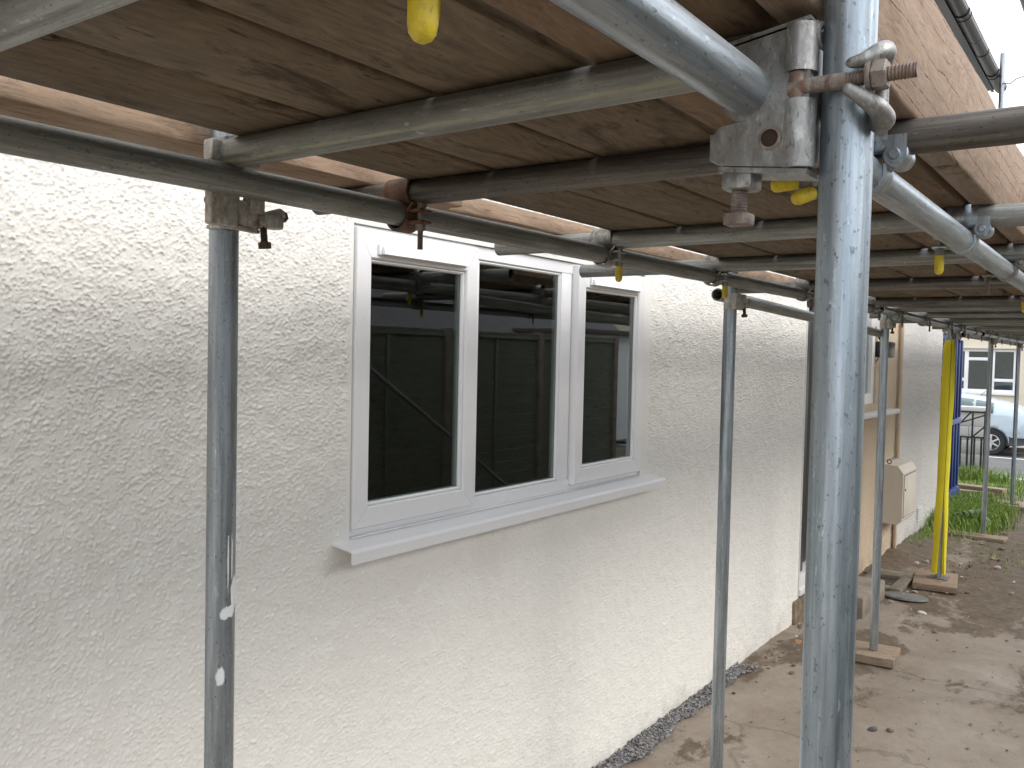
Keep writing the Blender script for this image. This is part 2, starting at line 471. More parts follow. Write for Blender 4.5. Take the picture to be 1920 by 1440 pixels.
def mat_glass(name, tint, ior=1.5, gain=1.0):
    n = NT(name)
    n.n.remove(n.b)
    o = n.n['Material Output']
    tr = n.new('ShaderNodeBsdfTransparent'); tr.inputs[0].default_value = (*tint, 1)
    gl = n.new('ShaderNodeBsdfGlossy'); gl.inputs['Roughness'].default_value = .0; gl.inputs[0].default_value = (.95, 1, .98, 1)
    fr = n.new('ShaderNodeFresnel'); fr.inputs[0].default_value = ior
    fm = n.math('MINIMUM', n.math('MULTIPLY', fr.outputs[0], gain), 1.0)
    wob = n.noise(n.coords(False), 1.3, 2, .5)
    bp = n.new('ShaderNodeBump', Strength=.03, Distance=.01); n.lk(wob, bp.inputs['Height']); n.lk(bp.outputs[0], gl.inputs['Normal'])
    ms = n.new('ShaderNodeMixShader')
    n.lk(fm, ms.inputs[0]); n.lk(tr.outputs[0], ms.inputs[1]); n.lk(gl.outputs[0], ms.inputs[2])
    n.lk(ms.outputs[0], o.inputs['Surface'])
    return n.m
GLASS = mat_glass('window_glass', (.72, .76, .75), 1.5, 1.9)

def mat_ground():
    n = NT('yard_concrete_and_dirt')
    v = n.coords(False)
    a = n.noise(v, 2.2, 8, .65, .3)
    b = n.noise(v, 22, 6, .65)
    c0 = n.ramp(a, [(.25, (.195, .158, .122)), (.5, (.28, .235, .19)), (.75, (.35, .305, .255))])
    c0 = n.mix(n.math('MULTIPLY', n.ramp1(b, .5, .72), .35), c0, (.19, .15, .11))
    gr = n.noise(v, 5.5, 7, .7)
    c0 = n.mix(n.math('MULTIPLY', n.ramp1(gr, .55, .75), .35), c0, (.235, .222, .205))
    # soil takes over in ragged patches, along the wall and past the third upright
    tc = n.new('ShaderNodeTexCoord'); sx = n.new('ShaderNodeSeparateXYZ'); n.lk(tc.outputs['Object'], sx.inputs[0])
    nearwall = n.ramp1(sx.outputs[1], 1.25, 1.95)
    far = n.ramp1(sx.outputs[0], 6.2, 8.6)
    d = n.noise(n.coords(False, (.8, 1.2, 1)), 1.5, 10, .7, .25)
    near = n.math('MULTIPLY', n.math('SUBTRACT', 1.0, n.ramp1(sx.outputs[0], 4.6, 5.5)), -.08)
    d = n.math('ADD', d, near)
    ds = n.math('ADD', d, n.math('ADD', n.math('MULTIPLY', nearwall, .07), n.math('MULTIPLY', far, .12)))
    df = n.ramp1(ds, .515, .56)
    soil = n.ramp(n.noise(v, 16, 7, .7), [(.25, (.058, .041, .027)), (.5, (.118, .086, .057)), (.78, (.215, .165, .118))])
    col = n.mix(n.math('MULTIPLY', df, .88), c0, soil)
    moss = n.noise(v, 2.6, 8, .7)
    mf = n.math('MULTIPLY', n.ramp1(moss, .52, .62), n.ramp1(sx.outputs[0], 8.2, 11))
    col = n.mix(n.math('MULTIPLY', mf, .7), col, (.075, .092, .025))
    cv = n.new('ShaderNodeTexVoronoi', feature='DISTANCE_TO_EDGE', Scale=.55); 
    wv = n.new('ShaderNodeVectorMath', operation='ADD'); ns = n.new('ShaderNodeTexNoise', Scale=3.0, Detail=6); n.lk(v, ns.inputs['Vector'])
    sc = n.new('ShaderNodeVectorMath', operation='SCALE'); sc.inputs['Scale'].default_value = .5; n.lk(ns.outputs['Color'], sc.inputs[0])
    n.lk(v, wv.inputs[0]); n.lk(sc.outputs[0], wv.inputs[1]); n.lk(wv.outputs[0], cv.inputs['Vector'])
    ck = n.math('SUBTRACT', 1.0, n.ramp1(cv.outputs['Distance'], .003, .010))
    col = n.mix(n.math('MULTIPLY', ck, .3), col, (.06, .045, .03))
    spk = n.noise(v, 85, 3, .6)
    col = n.mix(n.math('MULTIPLY', n.ramp1(spk, .68, .72), .7), col, (.07, .06, .05))
    spk2 = n.noise(n.coords(False, (1.2, .9, 1)), 70, 3, .6)
    col = n.mix(n.math('MULTIPLY', n.ramp1(spk2, .70, .74), .7), col, (.52, .49, .44))
    rg = n.math('SUBTRACT', .92, n.math('MULTIPLY', df, .22))
    h = n.math('ADD', n.math('MULTIPLY', b, .6), n.math('ADD', n.math('MULTIPLY', df, .35), n.math('MULTIPLY', spk, .5)))
    return n.out(col, rg, 0, h, .8, .006, .3)
GROUND = mat_ground()

# ------------------------------------------------------------------ noise fields (numpy)
def blur_noise(shape, sig, seed, aniso=1.0):
    r = np.random.default_rng(seed)
    a = np.fft.rfft2(r.standard_normal(shape))
    fy = np.fft.fftfreq(shape[0])[:, None]; fx = np.fft.rfftfreq(shape[1])[None, :]
    a *= np.exp(-2*(math.pi**2)*(sig**2)*(fy**2+(fx*aniso)**2))
    o = np.fft.irfft2(a, s=shape)
    return (o-o.mean())/o.std()

def sample(F, u, v):
    """bilinear, periodic; u,v arrays of same shape in pixels (row, col)"""
    u0 = np.floor(u).astype(int); v0 = np.floor(v).astype(int); fu = u-u0; fv = v-v0
    a, b = F.shape; u0 %= a; v0 %= b; u1 = (u0+1) % a; v1 = (v0+1) % b
    return (F[u0, v0]*(1-fu)*(1-fv)+F[u1, v0]*fu*(1-fv)+F[u0, v1]*(1-fu)*fv+F[u1, v1]*fu*fv)

PX = .0016
_sh = (1620, 3900)
def grains():
    """thrown roughcast: individual angular grains standing on a trowelled ground"""
    H = np.zeros(_sh, np.float32); r = np.random.default_rng(17)
    dens = blur_noise(_sh, 7, 4)
    N = 430000
    u = r.integers(0, _sh[0], N); v = r.integers(0, _sh[1], N)
    keep = r.random(N) < np.clip(.80+.22*dens[u, v], .3, 1); u = u[keep]; v = v[keep]; N = len(u)
    rad = np.clip(r.lognormal(math.log(.0025), .22, N), .0014, .0040)/PX
    hgt = rad*PX*r.uniform(.75, 1.55, N)
    ax = r.uniform(.65, 1.35, N); th = r.uniform(0, math.pi, N); c, s_ = np.cos(th), np.sin(th)
    fu, fv = r.random(N), r.random(N)
    for du in range(-5, 6):
        for dv in range(-5, 6):
            a = du-fu; b = dv-fv
            p = (a*c+b*s_)/(rad*ax); q = (-a*s_+b*c)/(rad/ax)
            d2 = p*p+q*q; k = d2 < 1
            np.maximum.at(H, ((u[k]+du) % _sh[0], (v[k]+dv) % _sh[1]), (hgt[k]*np.sqrt(1-d2[k])).astype(np.float32))
    return H
ROUGH = grains()+.0004*blur_noise(_sh, .6, 3)+.0009*blur_noise(_sh, 9, 5)
ROUGH -= ROUGH.mean()

def grid_wall(name, mat, xs, zs, y, hole=None, amp=None, parent=None, reveal=.045):
    X, Z = np.meshgrid(xs, zs, indexing='ij')
    H = sample(ROUGH, Z/PX, X/PX)
    if amp is not None: H = H*amp(X, Z)
    V = np.stack([X, y-H, Z], -1).reshape(-1, 3)
    nx, nz = len(xs), len(zs)
    I, J = np.meshgrid(np.arange(nx-1), np.arange(nz-1), indexing='ij')
    if hole:
        cx = (xs[:-1]+xs[1:])/2; cz = (zs[:-1]+zs[1:])/2
        keep = ~((cx[:, None] > hole[0]) & (cx[:, None] < hole[1]) & (cz[None, :] > hole[2]) & (cz[None, :] < hole[3]))
        I, J = I[keep], J[keep]
    I = I.ravel(); J = J.ravel()
    F = np.stack([I*nz+J, (I+1)*nz+J, (I+1)*nz+J+1, I*nz+J+1], -1)
    return link(name, fast_mesh(name, V, F, mat), parent)

def graded(a, b, d0, d1):
    out = [a]; x = a
    while x < b:
        x += d0+(d1-d0)*min(1, (x-a)/(b-a)); out.append(x)
    out[-1] = b
    return np.array(out)

def with_lines(arr, vals):
    arr = [x for x in arr if all(abs(x-v) > 1e-3 for v in vals)]+list(vals)
    return np.array(sorted(arr))

# ================================================================== THE SETTING: ground, road
def ground_z(X): return -0.048*np.clip(X-14.5, 0, 10.5)

def build_ground():
    xs = np.concatenate([np.linspace(-60, -2, 20), np.linspace(-1.5, 2.4, 40), np.arange(2.5, 13.5, .028), np.linspace(13.6, 26, 80), np.linspace(28, 260, 25)])
    ys = np.concatenate([np.linspace(-120, -3, 25), np.arange(-2.6, -.2, .1), np.arange(-.15, 2.3, .028), np.linspace(2.4, 8, 20), np.linspace(10, 120, 20)])
    X, Y = np.meshgrid(xs, ys, indexing='ij')
    px = .02
    A = blur_noise((512, 1024), 9, 21); B = blur_noise((512, 1024), 2.2, 22); Cc = blur_noise((512, 1024), 1.0, 23)
    mask = np.clip((X-2.4)/.5, 0, 1)*np.clip((14.5-X)/2, 0, 1)*np.clip((Y+2.5)/1, 0, 1)*np.clip((3-Y)/.6, 0, 1)
    rough = .35+.65*np.clip((X-6.5)/2.5, 0, 1)*np.clip((Y-.4)/.8, 0, 1)
    H = mask*(.005*sample(A, Y/px, X/px)+rough*(.004*sample(B, Y/px, X/px)+.0025*sample(Cc, Y/px, X/px)))
    mound = .035*np.exp(-((X-9.2)/1.1)**2-((Y-1.75)/.28)**2)
    Z = ground_z(X)+H+mound-.003
    V = np.stack([X, Y, Z], -1).reshape(-1, 3)
    nx, ny = X.shape
    I, J = np.meshgrid(np.arange(nx-1), np.arange(ny-1), indexing='ij'); I = I.ravel(); J = J.ravel()
    F = np.stack([I*ny+J, (I+1)*ny+J, (I+1)*ny+J+1, I*ny+J+1], -1)
    tag(link('ground', fast_mesh('ground', V, F, GROUND)), 'tan concrete yard with brown dirt patches', kind='structure')
build_ground()

def build_road():
    n = NT('asphalt'); v = n.coords(False)
    a = n.noise(v, 1.2, 6, .6); b = n.noise(v, 160, 3, .6)
    c = n.ramp(a, [(.3, (.10, .10, .105)), (.7, (.155, .152, .15))])
    c = n.mix(n.math('MULTIPLY', n.ramp1(b, .55, .7), .5), c, (.24, .235, .23))
    asph = n.out(c, .9, 0, b, .6, .004, .3)
    m = MB()
    m.prism([(15.9, float(ground_z(15.9))+.008), (25.0, float(ground_z(25.0))+.008), (26.2, float(ground_z(25.0))+.008), (26.2, -.9), (15.9, -.5)], -60, 60, 'Y')
    road = tag(m.build('road', asph), 'grey asphalt street beyond the gate', kind='structure')
    paint = mat_plain('road_paint', (.74, .74, .72), .7, 0, .12, 20)
    for x, wd in ((16.6, .1), (23.6, .12)):
        p = MB(); z0 = float(ground_z(x-wd))+.0125; z1 = float(ground_z(x+wd))+.0125
        p.prism([(x-wd, z0), (x+wd, z1), (x+wd, z1-.003), (x-wd, z0-.003)], -50, 50, 'Y')
        p.build('road_marking', paint, road)
    kerb = MB(); kerb.box((26.2, -60, -.9), (26.35, 60, -.38), ch=.015)
    tag(kerb.build('kerb', CONC), 'low concrete kerb across the street', kind='structure')
    pv = MB(); pv.box((26.352, -60, -.9), (28.2, 60, -.385))
    tag(pv.build('pavement', mat_plain('pavement_slabs', (.30, .29, .275), .9, 0, .15, 4)), 'grey pavement in front of the cream house', kind='structure')
build_road()

# ================================================================== HOUSES
WY = 1.87                                             # outer face of the house row
WIN = (1.825, 3.665, 1.255, 2.175)                     # window opening x0,x1,z0,z1

def build_near_house():
    h = empty('house', (3, 4.5, 0), 'near house with cream roughcast wall and three-pane white window', 'house')
    inv = Matrix.Translation((-3, -4.5, 0))
    def under(o): o.matrix_parent_inverse = inv; return o
    xs = np.concatenate([np.linspace(-6, .68, 30), graded(.7, 6.09, .0021, .012)])
    zs = np.concatenate([np.arange(-.06, 2.42, .0026), np.linspace(2.45, 4.86, 26)])
    xs = with_lines(xs, [WIN[0], WIN[1]]); zs = with_lines(zs, [WIN[2]-.02, WIN[3]])
    def amp(X, Z):
        a = np.clip((X-.55)/.2, 0, 1)*np.clip((2.5-Z)/.1, 0, 1)
        low = .82+.18*np.clip((Z-.9)/.7, 0, 1)
        # towelled smooth band round the window opening and the corner bead
        dx = np.maximum(np.maximum(WIN[0]-X, X-WIN[1]), 0); dz = np.maximum(np.maximum(WIN[2]-.02-Z, Z-WIN[3]), 0)
        inx = (X > WIN[0]-.02) & (X < WIN[1]+.1)
        d = np.sqrt(dx**2+dz**2)
        rightside = np.where(X > WIN[1], .075, .014)
        b = np.clip((d-rightside*.6)/(rightside*.5+.004), .08, 1)
        e = np.clip((6.06-X)/.02, .05, 1)
        return a*low*b*e
    under(grid_wall('wall', RENDER, xs, zs, WY, (WIN[0], WIN[1], WIN[2]-.02, WIN[3]), amp, h))
    o = MB()                                            # reveal round the opening, and the door-side return
    x0, x1, z0, z1 = WIN; z0 -= .02
    for a, b in (((x0-.004, z0), (x0, z1)), ((x1, z0), (x1+.004, z1))):
        o.box((a[0], WY+.001, a[1]), (b[0], WY+.12, b[1]))
    o.box((x0-.004, WY+.001, z1), (x1+.004, WY+.12, z1+.004)); o.box((x0-.004, WY+.001, z0-.004), (x1+.004, WY+.12, z0))
    under(o.build('reveal', RENDER, h))
    o = MB(); o.box((6.089, WY+.0005, .16), (6.096, WY+.20, 4.86))
    under(o.build('reveal', RENDER, h))
    bead = MB(); bead.box((6.078, WY-.006, .17), (6.097, WY+.012, 4.8), ch=.003)
    under(bead.build('corner_bead', UPVC_G, h))
    pl = MB()
    pl.box((5.97, WY-.02, -.05), (6.5, WY+.15, .155), ch=.012)
    under(pl.build('plinth', mat_plain('old_brick_plinth', (.20, .15, .105), .95, 0, .5, 14, .9, 40), h))
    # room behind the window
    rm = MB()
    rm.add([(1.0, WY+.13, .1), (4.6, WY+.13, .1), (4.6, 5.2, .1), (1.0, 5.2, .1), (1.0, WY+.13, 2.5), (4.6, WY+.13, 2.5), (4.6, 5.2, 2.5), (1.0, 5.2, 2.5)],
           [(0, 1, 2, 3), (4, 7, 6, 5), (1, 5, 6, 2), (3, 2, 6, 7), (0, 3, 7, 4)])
    under(rm.build('dark_interior', DARKROOM, h))
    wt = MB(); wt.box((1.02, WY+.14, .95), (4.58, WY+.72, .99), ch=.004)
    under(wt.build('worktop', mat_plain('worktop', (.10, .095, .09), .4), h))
    # door beside the corner: white frame, dark glazed leaf, threshold
    d = MB()
    d.box((6.10, WY+.03, .26), (6.27, WY+.13, 2.32), ch=.004); d.box((7.03, WY+.06, .26), (7.09, WY+.13, 2.32), ch=.004)
    d.box((6.272, WY+.06, 2.26), (7.028, WY+.13, 2.32), ch=.004)
    door = under(d.build('door', BLACK, h))
    p = MB(); p.box((6.275, WY+.08, .33), (7.025, WY+.105, 2.255))
    under(p.build('pane', GASKET, door))
    t = MB(); t.box((6.09, WY-.015, .17), (7.1, WY+.14, .215), ch=.004); t.box((6.102, WY+.0, .217), (7.09, WY+.13, .31), ch=.004)
    under(t.build('threshold', UPVC_G, door))
    lint = MB(); lint.box((6.10, WY, 2.325), (7.1, WY+.15, 4.86))
    under(lint.build('wall', RENDER, h))
    roof(h, -6, 7.1, inv)
    build_window(h, inv)
    return h

def roof(h, x0, x1, inv):
    def under(o): o.matrix_parent_inverse = inv; return o
    f = MB(); f.box((x0, 1.40, 4.70), (x1, 1.425, 4.86)); f.box((x0, 1.427, 4.72), (x1, WY+.05, 4.735))
    under(f.build('fascia', BLACK, h))
    r = MB(); r.prism([(1.36, 4.83), (5.6, 7.2), (9.8, 4.83), (9.8, 4.89), (5.6, 7.27), (1.36, 4.89)], x0, x1, 'X')
    under(r.build('roof', ROOFM, h))
    g = MB()
    pts = arc(1.338, 4.735, .056, 180, 360, 16)
    g.strip(pts, x0+.005, x1-.005, -.003, 'X')
    g.strip([(1.282, 4.732), (1.282, 4.745)], x0+.005, x1-.005, .005, 'X')
    gut = under(g.build('gutter', BLACK, h))
    for k, x in enumerate(np.arange(x0+.45, x1, .72)):
        b = MB()
        wd = .055 if k % 2 else .022
        b.strip(arc(1.338, 4.735, .060, 172, 368, 16), x-wd, x+wd, -.004, 'X')
        if k % 2:
            for dx in (-wd, wd-.008):
                b.strip(arc(1.338, 4.735, .0645, 172, 368, 16), x+dx, x+dx+.008, -.004, 'X')
        under(b.build('gutter_bracket', BLACK, gut))

def frame_ring(m, x0, x1, z0, z1, w, y0, y1, ch=.004, wt=None, wb=None):
    """four mitred bars as chamfered prisms"""
    wt = wt or w; wb = wb or w
    def bar(o1, o2, i2, i1):
        # o1,o2 outer edge points, i1,i2 inner edge points (x,z); rounded front edge
        vs = []; 
        for y, sh in ((y1, 0), (y0+ch, 0), (y0, ch)):
            for (p, q, s) in ((o1, i1, 1), (o2, i2, 1)):
                pass
        O1, O2, I1, I2 = [Vector((p[0], 0, p[1])) for p in (o1, o2, i1, i2)]
        dv = (O2-O1).normalized()*.0007; O1 = O1+dv; I1 = I1+dv; O2 = O2-dv; I2 = I2-dv
        def lerp(a, b, t): return a+(b-a)*t
        L = max((I1-O1).length, 1e-6)
        secs = [(0, y1), (0, y0+ch), (ch/L, y0), (1-ch/L, y0), (1, y0+ch), (1, y1)]
        for t, y in secs:
            for a, b in ((O1, I1), (O2, I2)):
                p = lerp(a, b, t); vs.append((p.x, y, p.z))
        k = len(secs)
        fs = [(2*i, 2*i+1, 2*i+3, 2*i+2) for i in range(k-1)]+[(2*(k-1), 2*(k-1)+1, 1, 0)]
        fs += [[2*i for i in range(k)], [2*i+1 for i in range(k)][::-1]]
        m.add(vs, fs, False)
    a, b, c, d = (x0, z0), (x1, z0), (x1, z1), (x0, z1)
    ia, ib, ic, idd = (x0+w, z0+wb), (x1-w, z0+wb), (x1-w, z1-wt), (x0+w, z1-wt)
    e = .0003
    bar(a, b, ib, ia); bar(b, c, ic, ib); bar(c, d, idd, ic); bar(d, a, ia, idd)

def build_window(h, inv):
    def under(o): o.matrix_parent_inverse = inv; return o
    x0, x1, z0, z1 = WIN
    YF = WY+.012                                        # front of the outer frame
    m = MB()
    frame_ring(m, x0+.002, x1-.002, z0, z1-.002, .045, YF, YF+.07, .003)
    m.box((2.392, YF+.001, z0+.045), (2.437, YF+.07, z1-.047), ch=.003)
    m.box((2.975, YF+.001, z0+.045), (3.05, YF+.07, z1-.047), ch=.003)
    win = under(m.build('window', UPVC, h))
    def glazing(gx0, gx1, gz0, gz1, yg):
        g = MB(); g.box((gx0-.004, yg, gz0-.004), (gx1+.004, yg+.004, gz1+.004))
        under(g.build('pane', GLASS, win))
        g = MB(); g.box((gx0-.004, yg+.022, gz0-.004), (gx1+.004, yg+.026, gz1+.004))
        under(g.build('pane', GLASS, win))
        k = MB()
        frame_ring(k, gx0-.003, gx1+.003, gz0-.003, gz1+.003, .006, yg-.003, yg-.0005, .0008)
        frame_ring(k, gx0-.003, gx1+.003, gz0-.003, gz1+.003, .012, yg+.006, yg+.02, .001)
        under(k.build('gasket', GASKET, win))
        i = MB(); frame_ring(i, gx0-.04, gx1+.04, gz0-.04, gz1+.04, .042, yg+.03, yg+.06, .004)
        under(i.build('inner_frame', UPVC, win))
    def sash(sx0, sx1, yo, ang, name='sash'):
        s = MB(); sz0, sz1 = z0+.022, z1-.012
        frame_ring(s, sx0, sx1, sz0, sz1, .062, yo, yo+.05, .005, wt=.085)
        # stepped bead inside the sash
        frame_ring(s, sx0+.061, sx1-.061, sz0+.061, sz1-.084, .012, yo+.009, yo+.03, .006)
        under(s.build(name, UPVC, win))
        glazing(sx0+.070, sx1-.070, sz0+.070, sz1-.092, yo+.022)
    sash(1.832, 2.408, YF-.018, 0)
    sash(3.058, 3.645, YF-.026, 0)
    b = MB(); frame_ring(b, 2.437, 2.975, z0+.045, z1-.047, .012, YF+.006, YF+.03, .006)
    under(b.build('glazing_bead', UPVC, win))
    glazing(2.446, 2.966, z0+.054, z1-.056, YF+.016)
    for a, c in ((1.93, 2.33), (3.16, 3.575)):
        t = MB(); yo = YF-.018 if a < 3 else YF-.026
        t.prism([(yo, z1-.055), (yo-.016, z1-.063), (yo-.02, z1-.082), (yo-.003, z1-.082), (yo, z1-.078)], a, c, 'X')
        t.box((a-.012, yo-.008, z1-.084), (a, yo, z1-.052), ch=.002); t.box((c, yo-.008, z1-.084), (c+.012, yo, z1-.052), ch=.002)
        under(t.build('trickle_vent', UPVC, win))
    # projecting sill with a drip lip, open at its ends
    s = MB()
    s.strip([(WY+.06, z0-.004), (WY-.075, z0-.020), (WY-.079, z0-.024), (WY-.079, z0-.054)], 1.757, 3.768, -.006, 'X')
    s.box((1.832, WY-.004, z0-.003), (3.655, WY+.03, z0+.0), ch=.001)
    under(s.build('sill', UPVC, win))
    hd = MB()
    p = [(2.36, YF+.085, 1.775), (2.345, YF+.115, 1.775), (2.325, YF+.12, 1.75), (2.318, YF+.12, 1.70), (2.318, YF+.115, 1.65)]
    for a, c in zip(p[:-1], p[1:]): hd.tube(a, c, .006, n=12)
    under(hd.build('handle', CHROME, win))

def build_far_houses():
    h = empty('house', (8, 4.5, 0), 'narrow beige rendered house front between two white walls', 'house')
    inv = Matrix.Translation((-8, -4.5, 0))
    def under(o): o.matrix_parent_inverse = inv; return o
    xs = np.arange(7.1, 8.955, .013); zs = np.concatenate([np.arange(-.06, 2.45, .013), np.linspace(2.5, 4.86, 20)])
    hole = (7.15, 8.12, 1.43, 2.25)
    xs = with_lines(xs, hole[:2]); zs = with_lines(zs, hole[2:])
    under(grid_wall('wall', RENDER_BEIGE, xs, zs, WY+.01, hole, lambda X, Z: np.full_like(X, 1.0), h))
    m = MB(); frame_ring(m, hole[0], hole[1], hole[2], hole[3], .09, WY+.03, WY+.1, .004)
    win = under(m.build('window', UPVC, h))
    g = MB(); g.box((hole[0]+.088, WY+.06, hole[2]+.088), (hole[1]-.088, WY+.064, hole[3]-.088))
    under(g.build('pane', GLASS, win))
    rm = MB(); rm.add([(7.12, WY+.12, .2), (8.9, WY+.12, .2), (8.9, 4.2, .2), (7.12, 4.2, .2), (7.12, WY+.12, 2.5), (8.9, WY+.12, 2.5), (8.9, 4.2, 2.5), (7.12, 4.2, 2.5)],
                      [(0, 1, 2, 3), (4, 7, 6, 5), (1, 5, 6, 2), (3, 2, 6, 7), (0, 3, 7, 4)])
    under(rm.build('dark_interior', DARKROOM, h))
    rv = MB(); x0, x1, z0, z1 = hole
    rv.box((x1, WY+.011, z0), (x1+.003, WY+.1, z1)); rv.box((x0, WY+.011, z1), (x1, WY+.1, z1+.003)); rv.box((x0, WY+.011, z0-.003), (x1, WY+.1, z0))
    under(rv.build('reveal', RENDER_BEIGE, h))
    s = MB(); s.box((7.12, WY-.07, 1.325), (8.72, WY+.03, 1.365), ch=.006)
    under(s.build('sill', UPVC_G, win))
    p = MB(); p.tube((8.93, WY-.02, .02), (8.93, WY-.02, 4.7), .017, n=20)
    for z in (.5, 1.42, 2.6): p.tube((8.93, WY-.02, z), (8.93, WY-.02, z+.03), .022, n=20)
    under(p.build('downpipe', mat_plain('beige_pipe', (.58, .45, .31), .5), h))
    roof(h, 7.1, 8.95, inv)
    h2 = empty('house', (9.8, 4.5, 0), 'far white roughcast house wall behind the meter box', 'house')
    inv2 = Matrix.Translation((-9.8, -4.5, 0))
    xs = np.arange(8.955, 11.1, .013); zs = np.concatenate([np.arange(-.06, 2.45, .013), np.linspace(2.5, 4.86, 20)])
    grid_wall('wall', RENDER_FAR, xs, zs, WY-.01, None, lambda X, Z: np.full_like(X, 1.2), h2).matrix_parent_inverse = inv2
    e = MB(); e.box((11.07, WY-.004, -.05), (11.09, 9, 4.7))
    e.build('gable_wall', RENDER_FAR, h2).matrix_parent_inverse = inv2
    vb = MB()
    for k in range(6): vb.box((9.98, WY-.026, .12+k*.026), (10.2, WY-.012, .136+k*.026), ch=.003)
    vb.build('air_brick', UPVC_G, h2).matrix_parent_inverse = inv2
    roof(h2, 8.95, 10.75, inv2)

build_near_house()
build_far_houses()

# ================================================================== SCAFFOLD
TR = .02415
SC = empty('scaffold', (3, .75, 0), 'galvanised tube scaffold with couplers standing along the house wall', 'scaffold')
SINV = Matrix.Translation((-3, -.75, 0))
def sc(o): o.parent = SC; o.matrix_parent_inverse = SINV; return o

def tube_obj(name, a, b, mat, label=None, seg=40):
    a = Vector(a); b = Vector(b); L = (b-a).length
    m = MB(); m.tube((0, 0, 0), (0, 0, L), TR, n=seg, hollow=.004)
    q = (b-a).to_track_quat('Z', 'Y')
    if mat == 'seam':
        d = q.inverted() @ Vector((-.72, 0, -.69))
        mat = mat_galv('galvanised_seamed', (.16, .16, .142), (.32, .322, .29), dirt=(.085, .078, .06), dirt_amt=.6, rough=(.4, .6), metal=.55, seam=math.atan2(d.y, d.x))
    o = link(name, m.mesh(name, mat))
    o.matrix_world = Matrix.Translation(a) @ q.to_matrix().to_4x4()
    sc(o)
    if label: o['label'] = label
    return o

def rz(o, a): return o

FS = (.878, .238)                                       # front upright
tube_obj('standard', (*FS, .01), (*FS, 4.4), GALV_F, 'thick near upright with streaky blue-grey zinc', 64)
SX = [.932, 3.173, 5.60, 7.90, 10.2, 12.68]
SMAT = [GALV_P, GALV, GALV, GALV, GALV, GALV]
for i, (x, mt) in enumerate(zip(SX, SMAT)):
    top = 4.93
    bx, by = x, 1.262
    tx, ty = x, 1.262
    if i == 3: top = 2.9
    if i == 3: bx, by, tx, ty = 7.86, 1.285, 7.925, 1.268
    if i == 2: bx = 5.63
    tube_obj('standard', (bx, by, .05 if i > 1 else .01), (tx, ty, top), mt, 'upright with white plaster smears' if i == 0 else None)
tube_obj('standard', (3.42, .238, .01), (3.42, .238, 4.4), GALV); tube_obj('standard', (5.6, .238, .01), (5.6, .238, 4.4), GALV)
tube_obj('standard', (7.95, .238, .01), (7.95, .238, 4.4), GALV); tube_obj('standard', (10.2, .238, .01), (10.2, .238, 4.4), GALV)

ZL, ZT, ZB = 2.072, 2.1203, 2.1445
YI, YO = 1.2115, .326
tube_obj('ledger', (-2.2, YI, ZL-.004), (5.1, YI, ZL+.02), GALV_D, 'long grimy tube below the plank edges')
tube_obj('ledger', (3.17, 1.313, ZL-.029), (5.75, 1.313, ZL-.10), GALV_D)
tube_obj('ledger', (5.27, YI, ZL+.024), (9.0, YI, ZL+.0), GALV)
tube_obj('ledger', (8.8, 1.313, ZL-.02), (13.0, 1.313, ZL-.02), GALV_D)
tube_obj('ledger', (9.2, YI, ZL), (13.1, YI, ZL), GALV)
tube_obj('ledger', (-2.2, YO, ZL-.002), (4.4, YO, ZL), GALV, 'bright outer tube passing through the pressed steel coupler', 56)
tube_obj('ledger', (4.45, YO, ZL), (13.1, YO, ZL), GALV)
tube_obj('guard_rail', (-1.0, .288, 2.81), (13, .288, 2.81), GALV_B)
TX = [(.418, .05, 1.24, GALV_D), (.908, .272, 1.222, 'seam'), (1.318, .04, 1.46, GALV_K), (2.13, .04, 1.573, GALV_D), (2.88, .06, 1.733, GALV_D),
      (3.865, .08, 1.52, GALV_B), (5.05, .10, 1.55, GALV_B), (5.62, .10, 1.5, GALV_D), (6.45, .1, 1.55, GALV_D), (7.3, .1, 1.6, GALV_D), (7.88, .1, 1.5, GALV),
      (8.7, .1, 1.55, GALV_D), (9.5, .1, 1.6, GALV), (10.16, .1, 1.5, GALV_D), (11.0, .1, 1.6, GALV_D), (11.8, .1, 1.55, GALV), (12.6, .1, 1.5, GALV_D)]
LAB = {.908: 'nearest cross tube with a pale scraped line', 1.318: 'dark brown cross tube', 2.88: 'cross tube with mortar crusted end near the window'}
for x, y0, y1, mt in TX:
    dx = -.012 if x == .908 else 0.012 if x == 1.318 else -.02 if x == 2.88 else 0
    tube_obj('transom', (x+dx, y0, ZT), (x, y1, ZT), mt, LAB.get(x))

# ---- shared coupler meshes. local frame: ledger along X at origin, transom along Y above it
def thread(r, z0, z1, pitch=.0022):
    pr = []; z = z0
    while z < z1:
        pr += [(r, z), (r*.84, z+pitch/2)]; z += pitch
    return pr+[(r, z1), (0, z1)]

